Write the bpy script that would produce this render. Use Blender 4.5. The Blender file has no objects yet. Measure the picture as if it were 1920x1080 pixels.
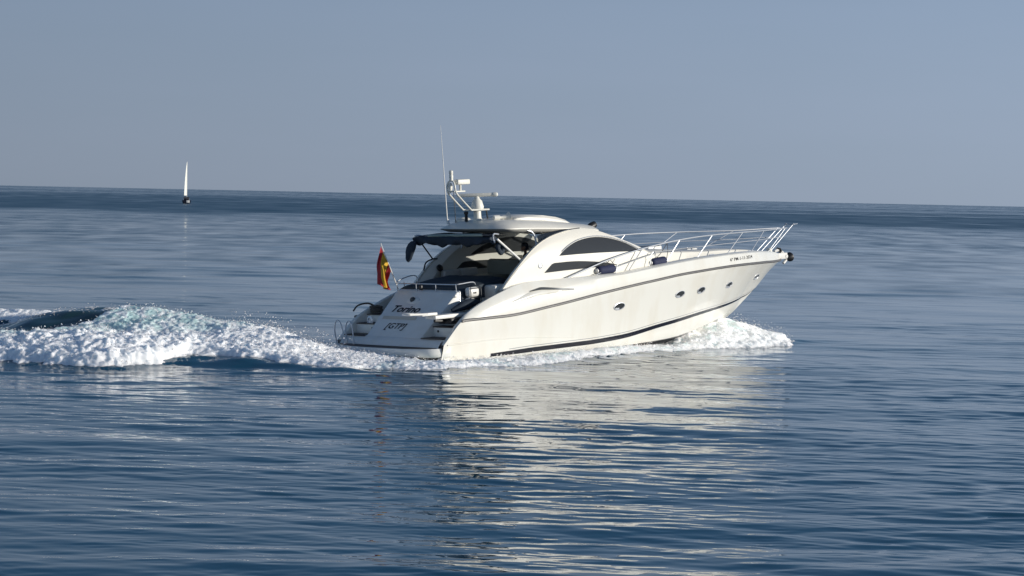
import bpy, bmesh, math, random
import numpy as np
from mathutils import Matrix, Vector

C = bpy.context.scene
COL = C.collection
R = math.radians

# ---------------------------------------------------------------- camera
ROLL = math.atan(0.0208)
PITCH = 0.04200
CAM_H = 4.82
fw = Vector((0, math.cos(PITCH), -math.sin(PITCH)))
up0 = Vector((0, math.sin(PITCH), math.cos(PITCH)))
rt0 = Vector((1, 0, 0))
rt = rt0 * math.cos(ROLL) + up0 * math.sin(ROLL)
up = -rt0 * math.sin(ROLL) + up0 * math.cos(ROLL)
cd = bpy.data.cameras.new('camera')
cam = bpy.data.objects.new('camera', cd)
COL.objects.link(cam)
cam.matrix_world = Matrix(((rt.x, up.x, -fw.x, 0), (rt.y, up.y, -fw.y, 0), (rt.z, up.z, -fw.z, CAM_H), (0, 0, 0, 1)))
cd.sensor_width = 36.0
cd.lens = 36.0 * 4107 / 1920
cd.clip_start = 0.5
cd.clip_end = 200000
C.camera = cam

# ---------------------------------------------------------------- light
SUN_EL = R(12)
SUN_AZ = math.atan2(1.0, -0.20)          # from +Y clockwise
w = bpy.data.worlds.new('World')
C.world = w
w.use_nodes = True
nt = w.node_tree
nt.nodes.clear()
sky = nt.nodes.new('ShaderNodeTexSky')
sky.sky_type = 'NISHITA'
sky.sun_disc = False
sky.sun_elevation = SUN_EL
sky.sun_rotation = -SUN_AZ
sky.altitude = 0
sky.air_density = 1.0
sky.dust_density = 0.3
sky.ozone_density = 3.0
hs = nt.nodes.new('ShaderNodeHueSaturation')
hs.inputs['Saturation'].default_value = 1.0
tint = nt.nodes.new('ShaderNodeMix')
tint.data_type = 'RGBA'
tint.blend_type = 'MULTIPLY'
tint.inputs['Factor'].default_value = 1.0
tint.inputs['B'].default_value = (0.66, 0.88, 1.06, 1)
bg = nt.nodes.new('ShaderNodeBackground')
bg.inputs['Strength'].default_value = 0.07
wo = nt.nodes.new('ShaderNodeOutputWorld')
nt.links.new(sky.outputs[0], hs.inputs['Color'])
nt.links.new(hs.outputs[0], tint.inputs['A'])
# marine haze: low in the sky the colour runs to an even pale grey-blue
gt = nt.nodes.new('ShaderNodeTexCoord')
gx = nt.nodes.new('ShaderNodeSeparateXYZ')
nt.links.new(gt.outputs['Generated'], gx.inputs[0])
gm = nt.nodes.new('ShaderNodeMapRange')
gm.interpolation_type = 'SMOOTHSTEP'
for k, v_ in (('From Min', 0.02), ('From Max', 0.30), ('To Min', 0.88), ('To Max', 0.10)): gm.inputs[k].default_value = v_
nt.links.new(gx.outputs['Z'], gm.inputs['Value'])
ga = nt.nodes.new('ShaderNodeMapRange')           # brighter towards the sun's side
for k, v_ in (('From Min', -0.25), ('From Max', 0.25), ('To Min', 0.88), ('To Max', 1.16)): ga.inputs[k].default_value = v_
nt.links.new(gx.outputs['X'], ga.inputs['Value'])
hz = nt.nodes.new('ShaderNodeMix'); hz.data_type = 'RGBA'; hz.blend_type = 'MULTIPLY'
hz.inputs['Factor'].default_value = 1.0
gz = nt.nodes.new('ShaderNodeMapRange')
gz.inputs['From Max'].default_value = 0.085
nt.links.new(gx.outputs['Z'], gz.inputs['Value'])
gc = nt.nodes.new('ShaderNodeMix'); gc.data_type = 'RGBA'
gc.inputs['A'].default_value = (4.02, 4.86, 6.35, 1)
gc.inputs['B'].default_value = (4.08, 5.06, 6.95, 1)
nt.links.new(gz.outputs[0], gc.inputs['Factor'])
# faint uneven layers in the haze
gp = nt.nodes.new('ShaderNodeMapping'); gp.inputs['Scale'].default_value = (3.0, 3.0, 22.0)
nt.links.new(gt.outputs['Generated'], gp.inputs['Vector'])
gn = nt.nodes.new('ShaderNodeTexNoise'); gn.inputs['Scale'].default_value = 2.2; gn.inputs['Detail'].default_value = 3
nt.links.new(gp.outputs[0], gn.inputs['Vector'])
gr_ = nt.nodes.new('ShaderNodeMix'); gr_.data_type = 'RGBA'
gr_.inputs['A'].default_value = (0.965, 0.975, 0.97, 1); gr_.inputs['B'].default_value = (1.035, 1.025, 1.03, 1)
nt.links.new(gn.outputs['Fac'], gr_.inputs['Factor'])
gk = nt.nodes.new('ShaderNodeMix'); gk.data_type = 'RGBA'; gk.blend_type = 'MULTIPLY'; gk.inputs['Factor'].default_value = 1.0
nt.links.new(gc.outputs['Result'], gk.inputs['A']); nt.links.new(gr_.outputs['Result'], gk.inputs['B'])
nt.links.new(gk.outputs['Result'], hz.inputs['A'])
nt.links.new(ga.outputs[0], hz.inputs['B'])
gmix = nt.nodes.new('ShaderNodeMix'); gmix.data_type = 'RGBA'
nt.links.new(gm.outputs[0], gmix.inputs['Factor'])
nt.links.new(tint.outputs['Result'], gmix.inputs['A'])
nt.links.new(hz.outputs['Result'], gmix.inputs['B'])
nt.links.new(gmix.outputs['Result'], bg.inputs[0])
nt.links.new(bg.outputs[0], wo.inputs[0])

sl = bpy.data.lights.new('sun', 'SUN')
sl.energy = 4.15
sl.angle = R(0.53)
sl.color = (1.0, 0.95, 0.86)
sun = bpy.data.objects.new('sun', sl)
COL.objects.link(sun)
sdir = Vector((math.sin(SUN_AZ) * math.cos(SUN_EL), math.cos(SUN_AZ) * math.cos(SUN_EL), math.sin(SUN_EL)))
sun.rotation_euler = sdir.to_track_quat('Z', 'Y').to_euler()
sun.location = (40, 20, 60)
C.view_settings.view_transform = 'Standard'
C.view_settings.look = 'None'
C.view_settings.exposure = 0.0
C.view_settings.gamma = 1.0

# ---------------------------------------------------------------- materials
def mat(name, col, rough=0.5, metal=0.0, coat=0.0, var=0.0, vscale=3.0, vcol=None, stretch=(1, 1, 1), bump=0.0, bscale=20, spec=0.5):
    m = bpy.data.materials.new(name)
    m.use_nodes = True
    n = m.node_tree.nodes
    l = m.node_tree.links
    b = n['Principled BSDF']
    b.inputs['Base Color'].default_value = (*col, 1)
    b.inputs['Roughness'].default_value = rough
    b.inputs['Metallic'].default_value = metal
    b.inputs['Coat Weight'].default_value = coat
    b.inputs['Coat Roughness'].default_value = 0.06
    b.inputs['Specular IOR Level'].default_value = spec
    if var or bump:
        tc = n.new('ShaderNodeTexCoord')
        mp = n.new('ShaderNodeMapping')
        mp.inputs['Scale'].default_value = stretch
        l.new(tc.outputs['Object'], mp.inputs['Vector'])
    if var:
        no = n.new('ShaderNodeTexNoise')
        no.inputs['Scale'].default_value = vscale
        no.inputs['Detail'].default_value = 6
        no.inputs['Roughness'].default_value = 0.6
        l.new(mp.outputs[0], no.inputs['Vector'])
        mr = n.new('ShaderNodeMapRange')
        mr.inputs['From Min'].default_value = 0.45
        mr.inputs['From Max'].default_value = 0.8
        mr.inputs['To Max'].default_value = var
        l.new(no.outputs['Fac'], mr.inputs['Value'])
        mx = n.new('ShaderNodeMix')
        mx.data_type = 'RGBA'
        mx.inputs['A'].default_value = (*col, 1)
        v = vcol or tuple(c * 0.5 for c in col)
        mx.inputs['B'].default_value = (*v, 1)
        l.new(mr.outputs[0], mx.inputs['Factor'])
        l.new(mx.outputs['Result'], b.inputs['Base Color'])
    if bump:
        nb = n.new('ShaderNodeTexNoise')
        nb.inputs['Scale'].default_value = bscale
        nb.inputs['Detail'].default_value = 4
        l.new(mp.outputs[0], nb.inputs['Vector'])
        bp = n.new('ShaderNodeBump')
        bp.inputs['Strength'].default_value = bump
        bp.inputs['Distance'].default_value = 0.02
        l.new(nb.outputs['Fac'], bp.inputs['Height'])
        l.new(bp.outputs[0], b.inputs['Normal'])
    return m

GEL = mat('gelcoat', (0.80, 0.79, 0.735), 0.22, coat=0.5, bump=0.06, bscale=1.6, var=0.40, vscale=1.3, vcol=(0.62, 0.54, 0.40), stretch=(0.9, 0.9, 0.28))
GEL2 = mat('gelcoat_deck', (0.82, 0.79, 0.71), 0.38, coat=0.15, var=0.14, vscale=2.5, vcol=(0.64, 0.58, 0.48))
TRANS = mat('gelcoat_transom', (0.80, 0.79, 0.75), 0.3, coat=0.3, var=0.25, vscale=2.0, vcol=(0.55, 0.46, 0.34))
WHITE = mat('white_paint', (0.83, 0.81, 0.76), 0.4, var=0.1, vscale=8)
PLASTIC = mat('white_plastic', (0.80, 0.78, 0.70), 0.45, var=0.12, vscale=12)
BOOT = mat('boot_stripe_black', (0.012, 0.012, 0.02), 0.25, coat=0.2)
PIN = mat('pinstripe_grey', (0.25, 0.26, 0.28), 0.3)
ANTI = mat('antifouling', (0.014, 0.014, 0.022), 0.55, var=0.3, vscale=5, vcol=(0.05, 0.05, 0.05))
RUBBER = mat('rub_rail_grey', (0.12, 0.115, 0.115), 0.4, var=0.3, vscale=4, vcol=(0.25, 0.24, 0.22))
STEEL = mat('stainless_steel', (0.62, 0.64, 0.67), 0.38, metal=0.5)
STRIP = mat('dull_metal', (0.20, 0.195, 0.19), 0.45, metal=0.3)
DKSTEEL = mat('dark_metal', (0.08, 0.085, 0.09), 0.35, metal=0.6)
GLASS = mat('tinted_glass', (0.022, 0.024, 0.028), 0.04, coat=0.4, spec=0.5)
def see_through(m, fac, col):
    n = m.node_tree.nodes; l = m.node_tree.links
    t = n.new('ShaderNodeBsdfTransparent'); t.inputs['Color'].default_value = (*col, 1)
    x = n.new('ShaderNodeMixShader'); x.inputs['Fac'].default_value = fac
    l.new(n['Principled BSDF'].outputs[0], x.inputs[1]); l.new(t.outputs[0], x.inputs[2])
    l.new(x.outputs[0], n['Material Output'].inputs['Surface'])
see_through(GLASS, 0.36, (0.52, 0.54, 0.57))
CLEAR = mat('clear_glass', (0.02, 0.024, 0.028), 0.04, spec=0.5)
see_through(CLEAR, 0.88, (0.88, 0.90, 0.90))
NAVY = mat('navy_canvas', (0.016, 0.028, 0.045), 0.8, var=0.5, vscale=5, vcol=(0.03, 0.045, 0.07), bump=0.5, bscale=9)
CUSH = mat('dark_cushion', (0.018, 0.032, 0.048), 0.75, var=0.4, vscale=4, vcol=(0.04, 0.05, 0.06), bump=0.3, bscale=7)
LITEDGE = mat('canvas_sunlit_edge', (0.34, 0.42, 0.38), 0.7, var=0.3, vscale=6)  # sunlight on the navy awning's top edge, painted as a pale green colour
SEAT = mat('olive_grey_upholstery', (0.24, 0.24, 0.20), 0.6, var=0.3, vscale=5)
IVORY = mat('white_upholstery', (0.72, 0.71, 0.68), 0.5, var=0.15, vscale=5)
INNER = mat('cockpit_liner', (0.74, 0.72, 0.66), 0.45, var=0.2, vscale=3)
TEAK = mat('weathered_teak', (0.11, 0.085, 0.07), 0.7, var=0.6, vscale=8, vcol=(0.05, 0.04, 0.035), stretch=(1, 12, 1))
BLACK = mat('black_plastic', (0.015, 0.015, 0.017), 0.45)
FENDER = mat('navy_fender_cover', (0.012, 0.018, 0.065), 0.75, var=0.4, vscale=9, vcol=(0.03, 0.04, 0.10), bump=0.4, bscale=30)
VINYL = mat('white_vinyl', (0.75, 0.74, 0.72), 0.4)
ROPE = mat('rope', (0.10, 0.09, 0.08), 0.9)
INK = mat('black_lettering', (0.008, 0.009, 0.016), 0.6, spec=0.2)
RED = mat('flag_red', (0.36, 0.018, 0.025), 0.75, var=0.25, vscale=5)
YEL = mat('flag_yellow', (0.62, 0.36, 0.02), 0.75, var=0.25, vscale=5)
SKIN = mat('skin', (0.30, 0.17, 0.11), 0.55)
SHIRT = mat('dark_shirt', (0.022, 0.022, 0.026), 0.85, bump=0.3, bscale=25)
TROUS = mat('dark_trousers', (0.03, 0.03, 0.04), 0.85)
SAIL = mat('sailcloth', (0.80, 0.80, 0.74), 0.65, var=0.15, vscale=0.6)
HULLNAVY = mat('navy_topsides', (0.012, 0.012, 0.022), 0.3)
EMBER = mat('beige_stain_panel', (0.60, 0.54, 0.45), 0.4)

# ---------------------------------------------------------------- helpers
def tag(o, label=None, cat=None, group=None, kind=None):
    if label: o['label'] = label
    if cat: o['category'] = cat
    if group: o['group'] = group
    if kind: o['kind'] = kind
    return o

class MB:
    """collects shapes and links them as ONE mesh object"""
    def __init__(s):
        s.v = []; s.f = []; s.mi = []; s.sm = []
    def add(s, v, f, mi=0, smooth=True):
        o = len(s.v)
        s.v += [tuple(p) for p in v]
        for i, q in enumerate(f):
            s.f.append(tuple(k + o for k in q))
            s.mi.append(mi[i] if isinstance(mi, (list, tuple)) else mi)
            s.sm.append(smooth)
        return s
    def box(s, x0, x1, y0, y1, z0, z1, bev=0.0, seg=2, mi=0, xf=None):
        bm = bmesh.new()
        bmesh.ops.create_cube(bm, size=1)
        for p in bm.verts:
            p.co = Vector(((x0 + x1) / 2 + p.co.x * (x1 - x0), (y0 + y1) / 2 + p.co.y * (y1 - y0), (z0 + z1) / 2 + p.co.z * (z1 - z0)))
        if bev:
            bmesh.ops.bevel(bm, geom=bm.edges[:], offset=min(bev, 0.48 * min(abs(x1 - x0), abs(y1 - y0), abs(z1 - z0))), segments=seg, affect='EDGES', profile=0.5)
        if xf is not None:
            for p in bm.verts: p.co = xf @ p.co
        bm.verts.index_update()
        s.add([p.co[:] for p in bm.verts], [[q.index for q in f.verts] for f in bm.faces], mi, smooth=bool(bev))
        bm.free()
        return s
    def tube(s, pts, r, n=8, mi=0, cap=True, smooth_path=0):
        P = [Vector(p) for p in pts]
        if smooth_path: P = crspline(P, smooth_path)
        rr = r if isinstance(r, (list, tuple)) else [r] * len(P)
        if len(rr) != len(P):
            rr = list(np.interp(np.linspace(0, 1, len(P)), np.linspace(0, 1, len(rr)), rr))
        T = [(P[min(i + 1, len(P) - 1)] - P[max(i - 1, 0)]).normalized() for i in range(len(P))]
        u = T[0].orthogonal().normalized()
        vs = []; fs = []
        for i, p in enumerate(P):
            u = (u - T[i] * u.dot(T[i]))
            u = u.normalized() if u.length > 1e-6 else T[i].orthogonal().normalized()
            b = T[i].cross(u)
            for k in range(n):
                a = 2 * math.pi * k / n
                vs.append(p + (u * math.cos(a) + b * math.sin(a)) * rr[i])
        for i in range(len(P) - 1):
            for k in range(n):
                k2 = (k + 1) % n
                fs.append((i * n + k, i * n + k2, (i + 1) * n + k2, (i + 1) * n + k))
        if cap:
            fs.append(tuple(range(n - 1, -1, -1)))
            fs.append(tuple((len(P) - 1) * n + k for k in range(n)))
        return s.add(vs, fs, mi)
    def lathe(s, prof, n=20, mi=0, xf=None):
        """prof: list of (r, z); axis z"""
        vs = []; fs = []
        for r, z in prof:
            for k in range(n):
                a = 2 * math.pi * k / n
                vs.append(Vector((r * math.cos(a), r * math.sin(a), z)))
        for i in range(len(prof) - 1):
            for k in range(n):
                k2 = (k + 1) % n
                fs.append((i * n + k, i * n + k2, (i + 1) * n + k2, (i + 1) * n + k))
        fs.append(tuple(range(n - 1, -1, -1)))
        fs.append(tuple((len(prof) - 1) * n + k for k in range(n)))
        if xf is not None: vs = [xf @ p for p in vs]
        return s.add(vs, fs, mi)
    def loft(s, secs, closed=False, cap=False, mi=0, smooth=True, mifun=None):
        n = len(secs[0]); vs = [p for q in secs for p in q]; fs = []; ms = []
        for i in range(len(secs) - 1):
            for k in range(n if closed else n - 1):
                k2 = (k + 1) % n
                fs.append((i * n + k, i * n + k2, (i + 1) * n + k2, (i + 1) * n + k))
                ms.append(mifun(i, k) if mifun else mi)
        if cap:
            fs.append(tuple(range(n - 1, -1, -1))); ms.append(mi)
            fs.append(tuple((len(secs) - 1) * n + k for k in range(n))); ms.append(mi)
        return s.add(vs, fs, ms, smooth)
    def build(s, name, mats, parent=None, sharp=35):
        me = bpy.data.meshes.new(name)
        me.from_pydata(s.v, [], s.f)
        for m in (mats if isinstance(mats, (list, tuple)) else [mats]): me.materials.append(m)
        me.polygons.foreach_set('material_index', s.mi)
        me.polygons.foreach_set('use_smooth', s.sm)
        bm = bmesh.new(); bm.from_mesh(me)
        bmesh.ops.remove_doubles(bm, verts=bm.verts, dist=1e-5)
        bmesh.ops.recalc_face_normals(bm, faces=bm.faces)
        bm.to_mesh(me); bm.free()
        me.set_sharp_from_angle(angle=R(sharp))
        me.update()
        o = bpy.data.objects.new(name, me)
        COL.objects.link(o)
        if parent: o.parent = parent
        return o

def crspline(P, k=6):
    P = [Vector(p) for p in P]
    Q = [P[0] * 2 - P[1]] + P + [P[-1] * 2 - P[-2]]
    out = []
    for i in range(1, len(Q) - 2):
        p0, p1, p2, p3 = Q[i - 1:i + 3]
        for j in range(k):
            t = j / k
            out.append(0.5 * ((2 * p1) + (p2 - p0) * t + (2 * p0 - 5 * p1 + 4 * p2 - p3) * t * t + (3 * p1 - p0 - 3 * p2 + p3) * t ** 3))
    out.append(P[-1])
    return out

def spl(pts):
    """monotone cubic through (x, y) points"""
    X = np.array([p[0] for p in pts], float); Y = np.array([p[1] for p in pts], float)
    h = np.diff(X); d = np.diff(Y) / h
    m = np.zeros(len(X)); m[0] = d[0]; m[-1] = d[-1]
    for i in range(1, len(X) - 1):
        if d[i - 1] * d[i] > 0:
            w1 = 2 * h[i] + h[i - 1]; w2 = h[i] + 2 * h[i - 1]
            m[i] = (w1 + w2) / (w1 / d[i - 1] + w2 / d[i])
    def f(x):
        x = np.clip(x, X[0], X[-1])
        i = np.clip(np.searchsorted(X, x, side='right') - 1, 0, len(X) - 2)
        t = (x - X[i]) / h[i]
        r = ((1 + 2 * t) * (1 - t) ** 2 * Y[i] + t * (1 - t) ** 2 * h[i] * m[i] + t * t * (3 - 2 * t) * Y[i + 1] + t * t * (t - 1) * h[i] * m[i + 1])
        return r if isinstance(r, np.ndarray) and r.ndim else float(r)
    return f

def empty(name, parent=None):
    o = bpy.data.objects.new(name, None)
    o.empty_display_size = 0.5
    COL.objects.link(o)
    if parent: o.parent = parent
    return o

# ---------------------------------------------------------------- yacht frame
YT = Vector((-3.708, 63.678, -0.28))
TH, HEEL, TRIM = R(45.76), R(-1.41), R(3.0)
YM = Matrix.Translation(YT) @ Matrix.Rotation(TH, 4, 'Z') @ Matrix.Rotation(-TRIM, 4, 'Y') @ Matrix.Rotation(HEEL, 4, 'X')

# hull form: x forward, y to port, z up (metres, in the yacht's own frame)
Br = spl([(0.28, 2.30), (1.07, 2.31), (4, 2.36), (8, 2.38), (9.5, 2.37), (11.3, 2.28), (12.5, 2.14), (14, 1.88), (15.3, 1.53), (16.5, 1.14), (17.5, 0.75), (18.3, 0.42), (18.8, 0.19), (19.04, 0.01)])
zs = spl([(0.28, 0.74), (1.07, 1.41), (1.67, 1.70), (2.68, 2.04), (3.5, 2.24), (4.2, 2.31), (5.73, 2.31), (7.94, 2.33), (9.16, 2.41), (10.31, 2.49), (12.05, 2.57), (14, 2.59), (15.87, 2.55), (17.58, 2.44), (18.6, 2.30), (19.04, 2.13)])
_zr = spl([(0.9, 1.39), (1.07, 1.38), (2.7, 1.38), (4.82, 1.54), (7.14, 1.78), (9.27, 1.97), (11.33, 2.11), (14, 2.165), (16.5, 2.12), (18.58, 2.06), (19.04, 2.08)])
def zr(x): return min(_zr(x), zs(x) - 0.015)
yc = spl([(0.28, 2.02), (4, 2.06), (8, 2.0), (10.6, 1.75), (12.5, 1.33), (14.5, 0.76), (16, 0.25), (16.8, 0.0), (19.04, 0.0)])
zk = spl([(0.28, -0.5), (8, -0.75), (11, -0.6), (13, -0.3), (13.83, -0.12), (15.05, 0.03), (16.08, 0.32), (16.64, 0.62), (17.25, 0.98), (17.63, 1.2), (18.37, 1.7), (18.88, 1.97), (19.04, 2.06)])
_zc = spl([(0.28, 0.14), (4, 0.10), (8, 0.02), (10.6, 0.03), (12.5, 0.13), (14.5, 0.34), (16, 0.55), (16.8, 0.72)])
def zc(x): return zk(x) if x >= 16.8 else max(_zc(x), zk(x))
zb1 = spl([(0.28, 0.22), (2.3, 0.317), (3.2, 0.334), (4.1, 0.35), (5.27, 0.35), (6.45, 0.345), (7.94, 0.385), (10.13, 0.583), (12.92, 0.766), (15.6, 0.86), (16.96, 0.98), (17.4, 1.10)])
zbw = spl([(0.28, 0.05), (2, 0.09), (4, 0.14), (8, 0.14), (10, 0.124), (13, 0.105), (15.7, 0.075), (17.2, 0.03)])
zg = spl([(0.28, 0.5), (1.67, 0.5), (2.94, 0.58), (4.89, 0.58), (5.4, 0.62), (7.77, 0.86), (19.04, 0.86)])   # where the shoulder ridge sits between rub rail and sheer
ins = spl([(0.28, 0.03), (1.07, 0.08), (1.67, 0.16), (4, 0.20), (12, 0.19), (16, 0.13), (18.3, 0.05), (19.04, 0.0)])
def flare(x): return float(np.interp(x, [0, 8, 11, 13, 15, 17, 19], [0.55, 0.6, 0.7, 0.9, 1.1, 1.15, 1.0]))
def yside(x, z):
    """half-beam of the hull skin at height z"""
    r, c, s_ = zr(x), zc(x), zs(x)
    B = Br(x)
    if z <= r:
        t = min(max((z - c) / max(r - c, 1e-6), 0), 1)
        return yc(x) + (B - yc(x)) * t ** flare(x)
    zz = r + (s_ - r) * zg(x)
    yr = B - 0.045 * min(1, B / 0.5) * min(1, (s_ - r) / 0.15)
    if z <= zz: return B + (yr - B) * (z - r) / max(zz - r, 1e-6)
    return yr + (max(B - ins(x), 0) - yr) * min(1, (z - zz) / max(s_ - zz, 1e-6)) ** 1.5

# ---------------------------------------------------------------- yacht
yacht = empty('motor_yacht')
yacht.matrix_world = YM
tag(yacht, 'white motor yacht with radar mast and sweeping cabin arches, throwing up foam', 'yacht')

def section(x):
    K, Cc, Z, S, B = zk(x), zc(x), zr(x), zs(x), Br(x)
    y_c = yc(x)
    za = max(min(0.0, Cc), K)
    ya = y_c * ((za - K) / (Cc - K) if Cc - K > 1e-4 else 1)
    b1 = min(max(zb1(x), Cc), Z); b0 = min(max(b1 - zbw(x), Cc), b1)
    p1 = min(b1 + 0.045, Z); p2 = min(p1 + 0.018, Z)
    pts = [(0, K), (ya * 0.5, K + (za - K) * 0.45), (ya, za), (y_c, Cc)]
    zz = [Cc + (b0 - Cc) * 0.5, b0, b1, p1, p2] + [p2 + (Z - p2) * q for q in (0.12, 0.25, 0.4, 0.55, 0.7, 0.85)]
    pts += [(yside(x, z), z) for z in zz]
    pts.append((B, Z))
    g = zg(x)
    zz = [Z + (S - Z) * q for q in (g * 0.5, g, g + (1 - g) * 0.3, g + (1 - g) * 0.6, g + (1 - g) * 0.85)]
    pts += [(yside(x, z), z) for z in zz]
    ys = max(B - ins(x), 0)
    pts.append((ys, S))
    wi = min(0.10, ys * 0.4)
    pts.append((ys - wi * 0.6, S + 0.004))
    pts.append((ys - wi, S - min(0.03, 0.1 * B)))
    if x < 7.7: dep = max(min(0.66 if x < 1.0 else 1.0, S - 0.02), 0.62)
    else: dep = S - min(0.14, 0.3 * B)
    dep = min(dep, S - 0.02)
    pts.append((max(ys - wi - 0.02, 0), dep))
    return pts
XS = sorted(set([0.28, 0.45, 0.65, 0.85, 1.07, 1.25, 1.45, 1.67, 1.95, 2.3, 2.68, 3.05] + list(np.arange(3.5, 16.01, 0.35)) + [7.69, 7.71] + list(np.arange(16.2, 18.7, 0.2)) + [18.75, 18.88, 18.97, 19.02, 19.04]))
h = MB()
def hmi(i, k):
    if k < 2: return 2
    if k == 5 and XS[i] > 2.2: return 1
    if k == 7 and XS[i] > 2.9: return 3
    return 0
for sgn in (1, -1):
    secs = [[(x, sgn * y, z) for y, z in section(x)] for x in XS]
    h.loft(secs, mifun=hmi)
# aft closing face below the platform
s0 = section(0.28)[:17]
h.add([(0.28, y, z) for y, z in s0] + [(0.28, -y, z) for y, z in s0[::-1]], [tuple(range(34))], 2, smooth=False)
hull = h.build('hull', [GEL, BOOT, ANTI, PIN], yacht, sharp=28)

# rub rail with a steel insert, both sides
for sgn in (1, -1):
    m = MB()
    secs = []; ins_ = []
    xs = list(np.linspace(1.02, 18.4, 90)) + list(np.linspace(18.5, 19.03, 12))
    for x in xs:
        y, z = Br(x), zr(x)
        t = 0.045
        o = 0.034
        secs.append([(x, sgn * (y - 0.01), z + t), (x, sgn * (y + o * 0.7), z + t * 0.75), (x, sgn * (y + o), z + 0.014), (x, sgn * (y + o), z - 0.014), (x, sgn * (y + o * 0.7), z - t * 0.75), (x, sgn * (y - 0.01), z - t)])
        ins_.append([(x, sgn * (y + o - 0.006), z + 0.012), (x, sgn * (y + o + 0.006), z + 0.006), (x, sgn * (y + o + 0.006), z - 0.006), (x, sgn * (y + o - 0.006), z - 0.012)])
    m.loft(secs, closed=True, cap=True)
    rub = m.build('rub_rail', [RUBBER], yacht, sharp=50)
    k = MB().loft(ins_, closed=True, cap=True)
    k.build('steel_strip', [STRIP], rub)
    m = MB()
    m.tube([(x, sgn * (yside(x, zz) + 0.004), zz) for x, zz in [(0.45, 0.72), (1.2, 0.72), (2.24, 0.72), (3.1, 0.70), (4.0, 0.65), (5.0, 0.57), (6.0, 0.47)]], [0.022, 0.02, 0.016, 0.01, 0.004], 8, smooth_path=4)
    m.build('spray_rail', [GEL], yacht)

# portholes
PH = [(7.827, 1.295), (10.921, 1.456), (12.225, 1.49), (14.323, 1.514), (16.95, 1.60)]
def skin_frame(x, z, sgn):
    e = 0.05
    p = Vector((x, sgn * yside(x, z), z))
    tx = (Vector((x + e, sgn * yside(x + e, z), z)) - Vector((x - e, sgn * yside(x - e, z), z))).normalized()
    tz = (Vector((x, sgn * yside(x, z + e), z + e)) - Vector((x, sgn * yside(x, z - e), z - e))).normalized()
    n = tx.cross(tz).normalized()
    if n.y * sgn < 0: n = -n
    return p, tx, tz, n
def porthole(x, z, sgn, a=0.235, b=0.095, tilt=0.10):
    p, tx, tz, n = skin_frame(x, z, sgn)
    u = (tx * math.cos(tilt) + tz * math.sin(tilt)); v = (tz * math.cos(tilt) - tx * math.sin(tilt))
    N = 28
    def ring(sa, sb, off):
        out = []
        for k in range(N):
            t = 2 * math.pi * k / N
            q = p + u * (a + sa) * math.cos(t) + v * (b + sb) * math.sin(t)
            out.append(Vector((q.x, sgn * yside(q.x, q.z), q.z)) + n * off)
        return out
    g = MB().add(ring(0, 0, 0.006), [tuple(range(N))], 0, smooth=False)
    r_ = MB().loft([ring(0.028, 0.026, 0.002), ring(0.024, 0.022, 0.018), ring(0.006, 0.006, 0.022), ring(-0.004, -0.004, 0.006)], closed=True)
    go = g.build('porthole', [GLASS], yacht)
    r_.loft([[q for q in ring(-0.005, -0.005, 0.008)[N // 2 + 2:N // 2 + 8]], [q for q in ring(-0.075, -0.055, 0.010)[N // 2 + 2:N // 2 + 8]]])
    r_.build('rim', [STEEL], go)
for x, z in PH:
    for sgn in (1, -1):
        porthole(x, z, sgn, a=0.235 if x < 16 else 0.21)

# side air intake scoop and vent
for sgn in (1, -1):
    def sp(x, z, o): return (x, sgn * (yside(x, z) + o), z)
    m = MB()
    N = 22
    secs = []
    for i in range(N):
        t = i / (N - 1)
        x = 2.95 + 2.65 * t
        zt = float(np.interp(t, [0, 0.38, 0.5, 1], [1.75, 2.03, 2.07, 1.98]))
        zl = float(np.interp(t, [0, 0.38, 0.5, 1], [1.70, 1.86, 1.90, 1.955]))
        o = 0.075 * math.sin(math.pi * min(t * 1.25, 1)) ** 0.8 if t < 0.8 else 0.0
        secs.append([sp(x, zl - 0.015, -0.01), sp(x, zl, o * 0.75), sp(x, zl + (zt - zl) * 0.3, o), sp(x, zl + (zt - zl) * 0.62, o * 0.8), sp(x, zt, 0.012)])
    m.loft(secs)
    sc = m.build('air_scoop', [GEL], yacht, sharp=60)
    m = MB()
    secs = []
    for i in range(14):
        t = i / 13
        x = 3.9 + 1.85 * t
        zt = float(np.interp(t, [0, 0.25, 1], [2.05, 2.13, 1.99])); zl = float(np.interp(t, [0, 0.25, 1], [2.035, 2.055, 1.955]))
        secs.append([sp(x, zl, 0.0), sp(x, zl, 0.05 * (1 - t) + 0.02), sp(x, zt, 0.045 * (1 - t) + 0.02), sp(x, zt, 0.0)])
    m.loft(secs, cap=True)
    m.build('air_vent', [DKSTEEL], yacht, sharp=40)

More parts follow.
